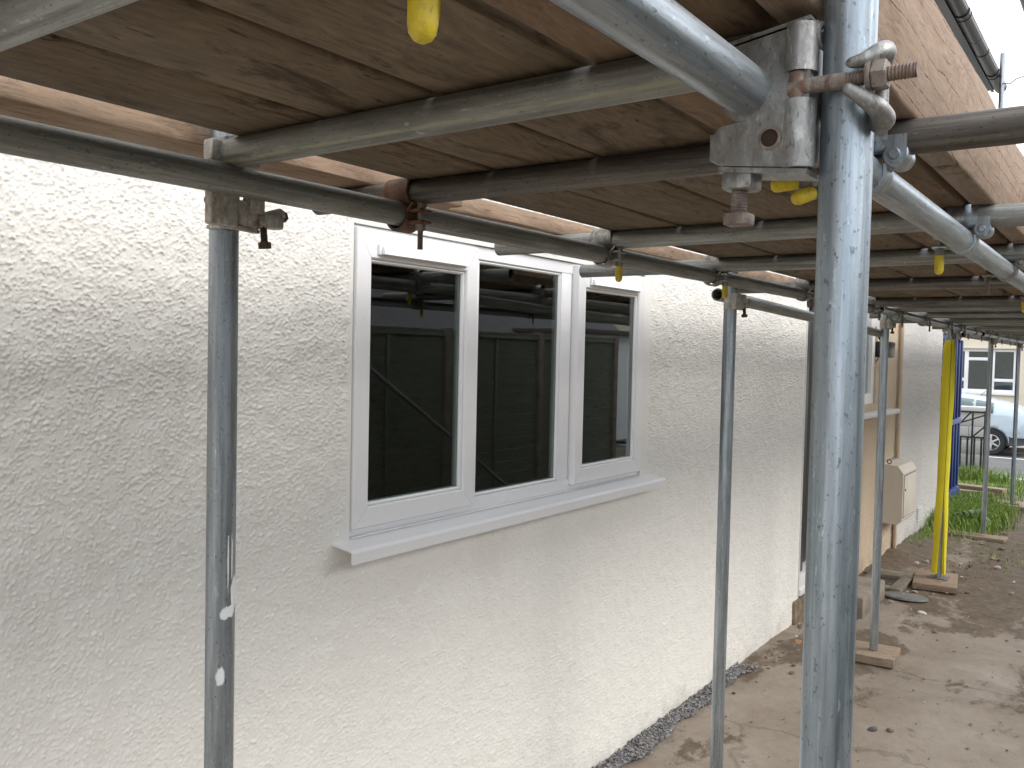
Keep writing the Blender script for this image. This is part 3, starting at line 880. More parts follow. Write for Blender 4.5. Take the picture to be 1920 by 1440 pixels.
def band_meshes():
    c = MB()
    T = .0483
    # saddle: sleeve round the transom
    sl = arc(0, T, .0248, -60, 240, 26)
    c.strip([(p[0], p[1]) for p in sl], -.032, .030, -.0042, 'Y')
    # band round the ledger, hinge eye to bolt lug
    path = [(.036, .030), (.031, .016)]+arc(0, 0, .0248, 25, -200, 26)[1:]+[(-.033, .018), (-.040, .026)]
    c.strip(path, -.021, .021, .0045, 'X')
    # hinge eye with rivet head, axis along X
    M = Matrix.Translation((0, .040, .020)) @ Matrix.Rotation(R(90), 4, 'Y')
    c.lathe([(0, -.024), (.015, -.024), (.017, -.022), (.017, .022), (.015, .024), (0, .024)], M, 22)
    c.lathe([(0, -.033), (.0065, -.033), (.008, -.030), (.008, .030), (.0065, .033), (0, .033)], M, 14)
    # side cheek plate under the transom
    for s in (-1, 1):
        c.prism([(.020, .046), (.055, .046), (.055, .022), (.046, .008), (.036, .008)], s*.0235, s*.0275, 'X')
    # lug plate on the bolt side
    c.box((-.018, -.058, .006), (.018, -.028, .012), ch=.0015)
    c.box((-.016, -.060, -.016), (.016, -.027, -.010), ch=.0015)
    b = MB()
    b.lathe([(0, .02), (.006, .02), (.006, -.02)]+[(r, -z) for r, z in thread(.006, .02, .066)], Matrix.Translation((0, -.045, 0)), 12)
    b.lathe([(0, .030), (.0095, .030), (.0095, .014), (0, .014)], Matrix.Translation((0, -.045, 0)), 6, False)
    b.lathe([(.006, -.017), (.0105, -.017), (.0105, -.029), (.006, -.029)], Matrix.Translation((0, -.045, 0)), 6, False)
    k = MB()
    k.lathe([(.0098, -.030), (.0098, -.060), (.0088, -.066), (.006, -.070), (.002, -.072), (0, -.072)], Matrix.Translation((0, -.045, 0)), 20)
    return c.mesh('coupler', None, 30), b.mesh('bolt', None), k.mesh('cap', YELLOW, 60)
CM, BMs, KM = band_meshes()
def mat_copy(me, mat):
    m = me.copy(); m.materials.clear(); m.materials.append(mat); return m
CM_S, CM_R = mat_copy(CM, STEEL), mat_copy(CM, STEEL_R)
CM_G = mat_copy(CM, GALV)
BM_R, BM_S = mat_copy(BMs, BOLT), mat_copy(BMs, STEEL)

def band(x, y, flip, z=ZL, mat='s', cap=True, tilt=0.0):
    o = link('coupler', {'s': CM_S, 'r': CM_R, 'g': CM_G}[mat])
    o.location = (x, y, z); o.rotation_euler = (R(tilt), 0, R(180) if flip else 0)
    sc(o)
    link('bolt', BM_R if mat == 'r' or not cap else BM_S, o)
    if cap: link('cap', KM, o)
    return o
# inner ledger: bolt on the camera side
band(1.318, YI, False, ZL+.002, 'r', False)
band(2.13, YI, False, ZL+.006, 's', True)
band(2.88, YI, False, ZL+.008, 's', True)
band(3.865, YI, False, ZL+.015, 's', False, 6)
for x in (5.05,): band(x, YI, False, ZL+.018, 's', False)
for x in (5.62, 6.45, 7.3, 7.88, 8.7, 9.5, 10.16, 11.0, 11.8, 12.6):
    band(x, YI, x > 8, ZL, 's', False)
# outer ledger: hinge to the outside, bolt inside
for x, m, cp in ((.418, 's', True), (1.318, 'g', True), (2.13, 'g', True), (2.88, 's', False), (3.865, 's', True), (5.05, 's', False)):
    o = band(x, YO, False, ZL, m, cp)
    o.rotation_euler = (0, 0, R(180))
for x in (5.62, 6.45, 7.3, 7.88, 8.7, 9.5, 10.16, 11.0, 11.8, 12.6):
    band(x, YO, True, ZL, 's', x in (6.45, 8.7, 11.0))

# ---- right angle coupler clamping ledger to upright. local frame: upright along Z at origin
def right_angle():
    c = MB()
    c.strip(arc(0, 0, .0248, -250, 70, 34), -.028, .028, .006, 'Z')
    # square-shouldered cheek beside the tube
    c.box((-.058, -.046, -.027), (-.006, -.026, .029), ch=.004)
    c.box((-.006, -.040, -.024), (.040, -.022, .020), ch=.005)
    c.box((.020, -.044, .000), (.052, -.018, .030), ch=.006)
    # flap and lug to the right
    c.tube((.040, -.030, -.012), (.092, -.034, .008), .013, .011, 16)
    c.box((.050, -.048, -.020), (.088, -.022, .004), ch=.004)
    c.strip([(-.034, .000), (-.030, -.030), (.0, -.044), (.030, -.036), (.05, -.03)], -.030, -.024, .012, 'Z')
    c.tube((-.05, -.047, .012), (-.05, -.024, .012), .007, n=12)
    b = MB()
    M = Matrix.Translation((.054, -.034, -.018)) @ Matrix.Rotation(R(-6), 4, 'Y')
    b.lathe([(.0065, .02)]+[(r, -z) for r, z in thread(.0065, 0, .024)][:-1]+[(.0065, -.026)], M, 12)
    b.lathe([(0, -.026), (.0115, -.026), (.0115, -.037), (0, -.037)], M, 6, False)
    b.lathe([(0, .006), (.010, .006), (.010, -.006), (0, -.006)], Matrix.Translation((.094, -.034, .004)) @ Matrix.Rotation(R(70), 4, 'Y'), 6, False)
    return c.mesh('coupler', STEEL_P, 30), b.mesh('bolt', STEEL_R)
RAM, RAB = right_angle()
def upright_coupler(x, y, z, rot=0, label=None):
    o = link('coupler', RAM); o.location = (x, y, z); o.rotation_euler = (0, 0, R(rot)); sc(o)
    link('bolt', RAB, o)
    if label: o['label'] = label
    return o
upright_coupler(SX[0], 1.262, EYE+.222, 0, 'pale pressed coupler on the near wall-side upright')
upright_coupler(SX[1], 1.262, EYE+.205)
upright_coupler(SX[2], 1.262, EYE+.215)
upright_coupler(7.96, 1.256, EYE+.21)
upright_coupler(SX[4], 1.262, EYE+.21)
upright_coupler(SX[5], 1.262, EYE+.21)
for x in (3.42, 5.6, 7.95, 10.2): upright_coupler(x, .238, EYE+.21, 180)
# upper clamp of the first cross tube on the near upright
u = MB()
u.strip(arc(0, 0, .0248, -200, 160, 30), -.018, .020, .006, 'Z')
u.box((-.062, -.052, -.016), (.034, -.026, .018), ch=.006)
u.strip([(-.035, .018), (-.012, .026), (.012, .034), (.036, .042)], -.050, -.012, .006, 'Y')
o = link('coupler', u.mesh('coupler', STEEL_P, 30)); o.location = (SX[0], 1.262, EYE+.312); sc(o)

# ---- the big pressed steel coupler on the front upright
def big_coupler():
    X = .842
    m = MB()
    # main plate across the outer ledger, L shaped with a rounded notch for the tube
    notch = arc(.326, EYE+.259, .0275, 60, -100, 16)
    poly = [(.264, EYE+.318), (.372, EYE+.302), (.372, EYE+.292)]+notch+[(.352, EYE+.228), (.357, EYE+.222), (.357, EYE+.196), (.350, EYE+.190), (.264, EYE+.180)]
    m.prism(poly, X, X+.006, 'X')
    # folded rims
    m.strip([(.264, EYE+.316), (.372, EYE+.300)], X, X+.035, .006, 'X')
    m.strip([(.352, EYE+.189), (.300, EYE+.183), (.264, EYE+.179)], X+.001, X+.045, .005, 'X')
    m.strip([(.357, EYE+.222), (.357, EYE+.196)], X+.0015, X+.04, .005, 'X')
    # rolled vertical lip beside the upright, cut by the slot for the swing bolt
    for z0, z1 in ((EYE+.271, EYE+.316), (EYE+.181, EYE+.245)):
        m.strip(arc(X+.010, .277, .017, 150, 380, 20), z0, z1, .005, 'Z')
    m.strip(arc(X+.014, .277, .012, 150, 380, 16), EYE+.200, EYE+.31, .003, 'Z')
    # top curl
    m.strip(arc(X+.020, EYE+.306, .014, 60, 250, 16), .258, .30, .004, 'Y')
    # saddle behind against the upright
    m.box((X+.010, .264, EYE+.19), (X+.05, .272, EYE+.30), ch=.003)
    # boss under the arm
    m.box((X+.002, .318, EYE+.166), (X+.034, .350, EYE+.186), ch=.004)
    o = sc(m.build('coupler', STEEL, None, 32)); o['label'] = 'large pressed steel coupler with slot and rust stains'
    hl = MB(); hl.tube((X-.0012, .3, EYE+.211), (X+.001, .3, EYE+.211), .0085, n=20)
    hl.build('dark_hole_disc', mat_plain('hole_shade', (.03, .016, .01), .9), o).matrix_parent_inverse = SINV  # dark disc on the solid plate, painted shade of a hole
    hl.data.materials if False else None
    rim = MB(); rim.lathe([(.0085, -.002), (.0115, -.0005), (.0115, .001)], Matrix.Translation((X-.0005, .3, EYE+.211)) @ Matrix.Rotation(R(90), 4, 'Y'), 20)
    rim.build('hole_rim', BOLT, o).matrix_parent_inverse = SINV
    sw = MB(); zc = EYE+.256
    M = Matrix.Translation((X+.002, .272, zc)) @ Matrix.Rotation(R(90), 4, 'X')
    sw.lathe([(0, -.012), (.0075, -.012), (.0075, .042), (.0062, .043)], M, 18)
    sw.lathe(thread(.0072, .043, .102, .0030), M, 18)
    sw.tube((X+.002, .276, zc-.014), (X+.002, .276, zc+.014), .0075, n=16)
    sw.build('bolt', BOLT, o).matrix_parent_inverse = SINV
    nu = MB()
    nu.lathe([(0, .060), (.0145, .060), (.0150, .062), (.0150, .064), (0, .064)], M, 24)
    nu.lathe([(0, .064), (.0125, .064), (.0138, .0655), (.0138, .076), (.0125, .0775), (0, .0775)], M, 6, False)
    nu.build('nut', BOLT, o).matrix_parent_inverse = SINV
    # flap: wraps the far side of the upright and ends in a fork round the swing bolt
    fl = MB()
    fx, fy = FS
    fl.strip(arc(fx, fy, .0250, 60, -118, 30), zc-.020, zc+.018, .006, 'Z')
    def worm(pts, rads, n=5):
        P = [Vector(p) for p in pts]; out = []
        for i in range(len(P)-1):
            p0 = P[max(i-1, 0)]; p1 = P[i]; p2 = P[i+1]; p3 = P[min(i+2, len(P)-1)]
            for k in range(n):
                t = k/n
                out.append((.5*((2*p1)+(p2-p0)*t+(2*p0-5*p1+4*p2-p3)*t*t+(3*p1-p0-3*p2+p3)*t**3), rads[i]+(rads[i+1]-rads[i])*t))
        out.append((P[-1], rads[-1])); out.append((P[-1]+(P[-1]-out[-2][0]).normalized()*rads[-1]*.6, rads[-1]*.55)); out.append((P[-1]+(P[-1]-out[-3][0]).normalized()*rads[-1]*.8, 1e-4))
        V = []; F = []; m_ = 16; up = Vector((0, 0, 1))
        for i, (p, rr) in enumerate(out):
            d = (out[min(i+1, len(out)-1)][0]-out[max(i-1, 0)][0]).normalized(); e1 = up.cross(d).normalized(); e2 = d.cross(e1)
            V += [p+e1*rr*math.cos(2*math.pi*k/m_)+e2*rr*math.sin(2*math.pi*k/m_) for k in range(m_)]
        for i in range(len(out)-1):
            for k in range(m_): F.append((i*m_+k, i*m_+(k+1) % m_, (i+1)*m_+(k+1) % m_, (i+1)*m_+k))
        fl.add(V, F, True)
    worm([(fx-.004, fy-.030, zc+.020), (fx-.016, fy-.036, zc+.026), (fx-.030, fy-.034, zc+.022), (fx-.040, fy-.024, zc+.014), (fx-.044, fy-.012, zc+.012)], [.010, .0095, .0085, .007, .0045])
    worm([(fx-.002, fy-.030, zc-.034), (fx-.014, fy-.036, zc-.034), (fx-.030, fy-.034, zc-.028), (fx-.040, fy-.024, zc-.020), (fx-.045, fy-.010, zc-.010)], [.011, .0105, .009, .0075, .005])
    for s in ():
        p = [(fx-.010, fy-.030), (fx-.024, fy-.036), (fx-.036, fy-.030), (fx-.042, fy-.020)]
        z0 = zc+s*.018
        for a, b, dz0, dz1, r0, r1 in zip(p[:-1], p[1:], (0, .002, -.001), (.002, -.001, -.002), (.0085, .0078, .0068), (.0078, .0068, .0050)):
            fl.tube((a[0], a[1], z0+s*dz0), (b[0], b[1], z0+s*dz1), r0, r1, 14)
    fl.tube((fx-.008, fy-.030, zc-.034), (fx-.008, fy-.030, zc+.028), .0085, .0085, 14)
    fl.build('flap', STEEL, o).matrix_parent_inverse = SINV
    sb = MB()
    M2 = Matrix.Translation((X+.018, .336, EYE+.168))
    sb.lathe([(r, -z) for r, z in thread(.0085, 0, .024, .003)], M2, 16)
    sb.box((-.011, -.013, -.036), (.011, .013, -.024), M2, .002)
    sb.build('bolt', BOLT, o).matrix_parent_inverse = SINV
big_coupler()

# small capped clamp bolts seen past the big coupler
for i, (p, d) in enumerate((((1.20, .385, EYE+.238), (-.35, .55, -.12)), ((1.21, .37, EYE+.224), (-.6, .25, -.25)))):
    d = Vector(d).normalized(); p = Vector(p)
    M = Matrix.Translation(p) @ d.to_track_quat('Z', 'Y').to_matrix().to_4x4()
    m = MB(); m.lathe([(0, -.03), (.007, -.03), (.007, .02), (0, .02)], M, 14); m.lathe([(0, -.012), (.0115, -.012), (.0115, .004), (0, .004)], M, 6, False)
    m.box((-.015, -.012, -.035), (.015, .012, -.012), M, .002)
    o = sc(m.build('coupler', STEEL))
    k = MB(); k.lathe([(0, .004), (.0100, .004), (.0098, .030), (.0085, .035), (.005, .038), (0, .039)], M, 20)
    k.build('cap', YELLOW, o, 60).matrix_parent_inverse = SINV
# capped bolt hanging below the planks close to the lens
m = MB(); M = Matrix.Translation((.557, .49, EYE+.302))
m.lathe([(0, .03), (.006, .03), (.006, -.02), (0, -.02)], M, 14); m.box((-.025, -.02, .024), (.025, .02, .031), M, .002)
o = sc(m.build('board_clip', STEEL))
k = MB(); k.lathe([(0, .014), (.0112, .014), (.0110, -.026), (.0098, -.034), (.006, -.040), (.002, -.0425), (0, -.0425)], M, 24)
k.build('cap', YELLOW, o, 60).matrix_parent_inverse = SINV

# ---- foam sleeve on the fourth wall-side upright: split open towards its foot
def foam():
    n = 40; zs = np.linspace(.085, 1.985, 60); V = []; F = []
    a = Vector((7.86, 1.285, .05)); b = Vector((7.97, 1.255, 4.93))
    for ri in (.047, .026):
        for z in zs:
            c = a+(b-a)*((z-a.z)/(b.z-a.z))
            t = max(0, (.80-z)/.72); op = R(3+34*t**1.2)
            rr = ri*(1+.05*math.sin(z*5)+.03*math.sin(z*13+1))
            if z > 1.92 and ri > .03: rr *= 1-.25*(z-1.92)/.065
            if ri > .03: rr *= 1+.08*t
            for i in range(n):
                th = R(205)+op+(2*math.pi-2*op)*i/(n-1)
                V.append((c.x+rr*math.cos(th), c.y+rr*math.sin(th), z))
    m = len(zs)
    for s in range(2):
        o = s*m*n
        for k in range(m-1):
            for i in range(n-1): F.append((o+k*n+i, o+k*n+i+1, o+(k+1)*n+i+1, o+(k+1)*n+i))
    o2 = m*n
    for k in range(m-1):
        for i in (0, n-1): F.append((k*n+i, (k+1)*n+i, o2+(k+1)*n+i, o2+k*n+i))
    for k in (0, m-1):
        for i in range(n-1): F.append((k*n+i, k*n+i+1, o2+k*n+i+1, o2+k*n+i))
    b_ = MB(); b_.add(V, F, True)
    tag(b_.build('foam_sleeve', FOAM), 'yellow foam tube wrapped round an upright, split open at its foot', 'foam sleeve')
foam()

# ================================================================== PLANKS
def plank(name, x0, x1, y0, y1, z0, z1, mat, label, cat='plank', group=None, warp=.002):
    n = 28; V = []; F = []
    sd = random.random()*10
    prof = [(y0+.004, z0), (y1-.004, z0), (y1, z0+.004), (y1, z1-.004), (y1-.004, z1), (y0+.004, z1), (y0, z1-.004), (y0, z0+.004)]
    L = x1-x0
    for i in range(n+1):
        x = -L/2+L*i/n
        for j, (y, z) in enumerate(prof):
            e = .0016*math.sin(7.3*x+sd)+.0012*math.sin(17*x+2*sd+j)
            dz = warp*math.sin(1.3*x+sd)
            V.append((x, y-(y0+y1)/2+(e if j in (2, 3, 6, 7) else 0), z-(z0+z1)/2+max(0, dz)))
    k = len(prof)
    for i in range(n):
        for j in range(k): F.append((i*k+j, (i+1)*k+j, (i+1)*k+(j+1) % k, i*k+(j+1) % k))
    F += [list(range(k))[::-1], [n*k+j for j in range(k)]]
    m = MB(); m.add(V, F, False)
    o = m.build(name, mat, None, 50)
    o.location = ((x0+x1)/2, (y0+y1)/2, (z0+z1)/2)
    return tag(o, label, cat, group)

segs = [(-2.2, 3.14), (3.15, 7.05), (7.06, 10.96), (10.97, 13.2)]
where = ['over the nearest bay', 'over the second bay beyond the window', 'over the third bay by the yellow post', 'at the far street end']
rows = [(.989, 1.190, 'deck plank nearest the house wall'), (.775, .981, 'second deck plank from the house wall'),
        (.547, .766, 'third deck plank from the house wall'), (.322, .530, 'outermost deck plank beside the toe board')]
for r, (ya, yb, d) in enumerate(rows):
    for s, (xa, xb) in enumerate(segs):
        plank('scaffold_plank', xa+(.03*r if s else 0), xb+.03*r, ya, yb, ZB, ZB+.038, PLANK if r < 3 else PLANK2, d+' '+where[s], 'plank', 'scaffold deck planks')
for (xa, xb, y0, wtx) in ((-2.2, 1.62, 1.302, 'left of the window'), (1.64, 5.4, 1.358, 'above the window'), (5.42, 9.2, 1.33, 'above the beige wall'), (9.22, 13.1, 1.33, 'at the far end')):
    plank('scaffold_plank', xa, xb, y0, y0+.21, ZB, ZB+.045, PALE, 'single inner plank between uprights and house wall, '+wtx, 'plank', 'inner planks along the wall')
for (xa, xb, wtx) in ((-1.6, 3.35, 'beside the big near upright'), (3.37, 7.3, 'in the second bay'), (7.32, 11.2, 'towards the street')):
    plank('toe_board', xa, xb, .2645, .312, ZB, ZB+.193, TOE, 'upright reddish-brown toe board with long cracks, '+wtx, 'toe board', 'toe boards along the outer deck edge')

# ---- sole boards under the uprights
def sole(x0, x1, y0, y1, h, label, rot=0, mat=SOLE):
    m = MB(); cx, cy = (x0+x1)/2, (y0+y1)/2
    m.box((x0-cx, y0-cy, 0), (x1-cx, y1-cy, h), ch=.004)
    o = m.build('sole_board', mat); o.location = (cx, cy, -.004); o.rotation_euler = (0, 0, R(rot))
    return tag(o, label, 'sole board', 'timber pads under the uprights')
sole(5.50, 5.78, 1.13, 1.40, .05, 'dirty timber pad under the third wall-side upright', 4)
sole(7.58, 8.10, 1.14, 1.46, .05, 'clean timber pad under the yellow sleeved upright', 8)
sole(10.08, 10.30, 1.05, 1.72, .035, 'long pale timber strip beside the grass clump', -3)
sole(12.45, 12.95, 1.06, 1.44, .045, 'pale timber pad under the farthest upright', 6)
for (x, y) in ((7.865, 1.284), (12.68, 1.262)):
    bp = MB(); bp.box((x-.075, y-.075, .0462), (x+.075, y+.075, .052), ch=.001)
    sc(bp.build('base_plate', GALV_B))

# ================================================================== THINGS ALONG THE WALL
def meter_box():
    o = empty('meter_box', (8.66, 1.80, .4), 'beige plastic meter box with chamfered front on the far wall', 'meter box')
    inv = Matrix.Translation((-8.66, -1.80, -.4))
    x0, x1, y0, y1, z0, z1 = 8.34, 8.90, 1.675, 1.858, .355, .885
    m = MB()
    m.prism([(y1, z0), (y0+.035, z0), (y0, z0+.035), (y0, z1-.075), (y0+.045, z1-.012), (y1, z1)], x0, x1, 'X')
    m.build('body', BOXMAT, o).matrix_parent_inverse = inv
    d = MB(); d.box((x0+.04, y0-.006, z0+.06), (x1-.03, y0-.0005, z1-.10), ch=.002)
    dd = d.build('door', BOXMAT, o); dd.matrix_parent_inverse = inv
    g = MB(); frame_ring(g, x0+.033, x1-.023, z0+.053, z1-.093, .007, y0-.0025, y0+.002, .0005)
    g.build('door_gap', mat_plain('gap', (.12, .09, .07), .9), o).matrix_parent_inverse = inv
    k = MB(); k.tube((x0+.07, y0-.012, .66), (x0+.07, y0-.006, .66), .010, n=14)
    k.build('lock', IRON, dd).matrix_parent_inverse = inv
    r = MB()
    pts = [(x0+.02, 1.80+.018*math.cos(t), z1+.022+.018*math.sin(t)) for t in np.linspace(0, 2*math.pi, 15)]
    for a, b in zip(pts[:-1], pts[1:]): r.tube(a, b, .004, n=8)
    r.build('ring', IRON, o).matrix_parent_inverse = inv
meter_box()

def floodlight():
    o = empty('floodlight', (7.62, 1.8, 1.85), 'black lamp head on a bracket with cable above the far window', 'lamp')
    inv = Matrix.Translation((-7.62, -1.8, -1.85))
    m = MB(); m.box((7.56, 1.66, 1.83), (7.78, 1.77, 1.96), ch=.012)
    m.build('head', BLACK, o).matrix_parent_inverse = inv
    b = MB(); b.tube((7.66, 1.73, 1.955), (7.66, 1.80, 2.07), .016, n=14); b.tube((7.66, 1.79, 2.07), (7.66, 1.875, 2.07), .02, n=14)
    b.build('bracket', BLACK, o).matrix_parent_inverse = inv
    w_ = MB(); w_.box((7.52, 1.79, 2.06), (7.76, 1.87, 2.22), ch=.01)
    w_.build('junction_box', UPVC_G, o).matrix_parent_inverse = inv
    c = MB(); pts = [(7.74+.20*math.sin(t), 1.84-.03*math.sin(t), 2.09-.20*(1-math.cos(t))*.8) for t in np.linspace(0, 2.6, 14)]
    for a, d in zip(pts[:-1], pts[1:]): c.tube(a, d, .005, n=8)
    c.build('cable', BLACK, o).matrix_parent_inverse = inv
floodlight()

def step_and_drain():
    m = MB(); m.box((6.42, 1.52, -.02), (7.08, 1.838, .145), ch=.012)
    tag(m.build('doorstep', CONC), 'worn concrete doorstep below the door', 'step')
    g = empty('drain_surround', (7.65, 1.62, 0), 'square concrete gully surround with dark recess by the beige wall', 'drain')
    inv = Matrix.Translation((-7.65, -1.62, 0))
    f = MB(); X0, X1, Y0, Y1 = 7.32, 7.98, 1.46, 1.80
    f.box((X0, Y0, -.02), (X1, Y0+.09, .03), ch=.006); f.box((X0, Y1-.07, -.02), (X1, Y1, .03), ch=.006)
    f.box((X0, Y0+.091, -.02), (X0+.1, Y1-.071, .029), ch=.006); f.box((X1-.22, Y0+.091, -.02), (X1, Y1-.071, .029), ch=.006)
    f.build('rim', mat_plain('damp_concrete', (.19, .165, .13), .9, 0, .3, 14, .6, 90), g).matrix_parent_inverse = inv
    d = MB(); d.box((X0+.1, Y0+.09, -.02), (X1-.22, Y1-.07, .004))
    d.build('recess', mat_plain('dark_recess_floor', (.055, .045, .035), .7, 0, .4, 20), g).matrix_parent_inverse = inv  # even dark floor just below the rim
    l = MB()
    l.lathe([(0, .012), (.15, .012), (.165, .008), (.172, -.004), (.16, -.006)], Matrix.Translation((7.2, 1.40, .012)) @ Matrix.Rotation(R(4), 4, 'Y') @ Matrix.Diagonal((.85, .95, 1, 1)), 36)
    tag(l.build('round_lid', mat_plain('grey_slate_lid', (.16, .155, .145), .7, 0, .3, 12)), 'flat round dark grey lid lying on the dirt', 'lid')
step_and_drain()

# ---- gravel strip against the wall foot
def rock(seed, n=1):
    bm = bmesh.new(); bmesh.ops.create_icosphere(bm, subdivisions=n, radius=1)
    r = random.Random(seed)
    for v in bm.verts: v.co *= r.uniform(.7, 1.15)
    v = np.array([q.co[:] for q in bm.verts]); bm.verts.index_update()
    f = np.array([[q.index for q in t.verts] for t in bm.faces]); bm.free()
    return v, f

def scatter(name, pts, sizes, mat, flat=.7, kinds=6, seed=3, n=1):
    r = np.random.default_rng(seed); VV = []; FF = []; base = 0
    R_ = [rock(seed*10+k, n) for k in range(kinds)]
    for p, s in zip(pts, sizes):
        v, f = R_[r.integers(kinds)]
        q = r.standard_normal(4); q /= np.linalg.norm(q); w_, x, y, z = q
        rot = np.array([[1-2*(y*y+z*z), 2*(x*y-z*w_), 2*(x*z+y*w_)], [2*(x*y+z*w_), 1-2*(x*x+z*z), 2*(y*z-x*w_)], [2*(x*z-y*w_), 2*(y*z+x*w_), 1-2*(x*x+y*y)]])
        vv = (v*np.array([1, r.uniform(.6, 1), r.uniform(.5, .9)])) @ rot.T*s
        vv[:, 2] *= flat
        VV.append(vv+p); FF.append(f+base); base += len(v)
    return fast_mesh(name, np.concatenate(VV), np.concatenate(FF), mat, False)

def gravel():
    n = NT('grey_gravel'); g = n.new('ShaderNodeNewGeometry')
    c = n.ramp(g.outputs['Random Per Island'], [(0, (.10, .10, .105)), (.45, (.20, .195, .20)), (.8, (.29, .28, .275)), (1, (.42, .40, .38))])
    mt = n.out(c, .85, 0, n.noise(n.coords(False), 220, 3), .4, .001, .3)
    N = 6500; r = np.random.default_rng(5)
    x = r.uniform(2.6, 4.98, N); edge = .092+.016*np.sin(x*9)+.012*np.sin(x*23+1)
    u = r.uniform(0, 1, N)
    y = WY-.006-u*edge
    keep = r.uniform(0, 1, N) < np.clip((4.98-x)/.15, .25, 1)
    z = .004+r.uniform(0, .020, N)*(1-.6*u)
    P = np.stack([x, y, z], -1)[keep]
    tag(link('gravel', scatter('gravel', P, r.uniform(.0045, .0098, len(P)), mt, .8)), 'grey gravel strip along the foot of the cream wall', 'gravel', kind='stuff')
    dm = NT('rubble'); g = dm.new('ShaderNodeNewGeometry')
    c = dm.ramp(g.outputs['Random Per Island'], [(0, (.10, .08, .06)), (.5, (.24, .19, .14)), (.8, (.36, .31, .25)), (.9, (.30, .16, .10)), (1, (.6, .57, .52))])
    dmt = dm.out(c, .9)
    n1 = 900
    x = np.concatenate([r.uniform(3.0, 7.5, 420), r.uniform(6.8, 13, 700), r.uniform(5.0, 6.4, 130)])
    y = np.concatenate([r.uniform(-.1, 1.72, 420), 1.86-np.abs(r.normal(0, .42, 700)), 1.84-np.abs(r.normal(0, .12, 130))])
    s = np.concatenate([r.exponential(.0035, 420)+.002, r.exponential(.008, 700)+.004, r.exponential(.006, 130)+.004]).clip(0, .04)
    P = np.stack([x, y, s*.15], -1)
    tag(link('debris', scatter('debris', P, s, dmt, .55, seed=8)), 'loose crumbs of stone and mortar on the yard', 'debris', kind='stuff')
gravel()

def stone(x, y, s, col, label, seed, flat=.55):
    v, f = rock(seed, 2); v = v*np.array([1.25, .85, flat])*s
    o = link('stone', fast_mesh('stone', v, f, mat_plain('stone_'+str(seed), col, .9, 0, .25, 40), True)); o.location = (x, y, s*flat*.5)
    o.rotation_euler = (0, 0, seed)
    tag(o, label, 'stone', 'loose stones on the yard')
stone(4.52, 1.00, .022, (.13, .12, .12), 'dark rounded pebble on the bare concrete right of the big upright', 31)
stone(4.55, .93, .020, (.17, .13, .10), 'brown pebble lying just right of a darker one', 32)
stone(5.25, 1.50, .026, (.21, .20, .185), 'grey stone between the gravel end and the big upright', 33)
stone(3.40, 1.60, .034, (.34, .30, .25), 'pale stone chip beside the gravel strip', 34)
stone(5.62, 1.72, .034, (.33, .19, .09), 'flat orange-brown chip near the wall foot', 35, .25)
stone(6.85, 1.22, .030, (.62, .60, .56), 'white mortar chip on the dirt before the round lid', 36, .35)

# ---- planks lying by the blue cabin
for k, (x, y, z, lab) in enumerate(((13.25, 1.82, 0, 'lower short timber offcut lying beside the blue cabin'), (13.4, 1.78, .052, 'upper short timber offcut lying on another'))):
    m = MB(); m.box((-.09, -.45, 0), (.09, .45, .05), ch=.004)
    o = m.build('timber_offcut', SOLE); o.location = (x+.25, y+.10, z+.003); o.rotation_euler = (0, 0, R(8-20*k)); tag(o, lab, 'timber', 'timber offcuts')

# ---- blue cabin
def cabin():
    o = empty('portable_cabin', (12.4, 2.5, 0), 'tall blue ribbed plastic site cabin beyond the white wall', 'cabin')
    inv = Matrix.Translation((-12.4, -2.5, 0))
    x0, x1, y0, y1 = 11.85, 13.3, 1.975, 3.15
    m = MB(); m.box((x0+.03, y0+.03, .12), (x1-.03, y1-.03, 2.15))
    m.build('body', BLUE, o).matrix_parent_inverse = inv
    rb = None
    for i in range(7):
        x = x0+.06+i*(x1-x0-.12)/6
        r = MB(); r.box((x-.035, y0-.005, .14), (x+.035, y0+.0295, .98), ch=.01); r.box((x-.035, y0-.005, 1.06), (x+.035, y0+.0295, 2.1), ch=.01)
        r.build('rib', BLUE, o).matrix_parent_inverse = inv
    for i in range(6):
        y = y0+.08+i*(y1-y0-.16)/5
        r = MB(); r.box((x0-.005, y-.04, .14), (x0+.0295, y+.04, 2.1), ch=.01)
        r.build('rib', BLUE, o).matrix_parent_inverse = inv
    b = MB(); b.box((x0-.01, y0-.01, .985), (x1+.01, y0+.028, 1.05), ch=.006)
    b.build('rail', mat_plain('pale_blue_plastic', (.07, .11, .32), .4), o).matrix_parent_inverse = inv
    s = MB(); s.box((x0-.02, y0-.02, 0.0), (x1+.02, y1+.02, .118), ch=.01)
    s.build('base', BLUE, o).matrix_parent_inverse = inv
    t = MB(); t.box((x0-.03, y0-.03, 2.152), (x1+.03, y1+.03, 2.26), ch=.03)
    t.build('roof', mat_plain('white_roof_plastic', (.6, .62, .64), .5), o).matrix_parent_inverse = inv
cabin()

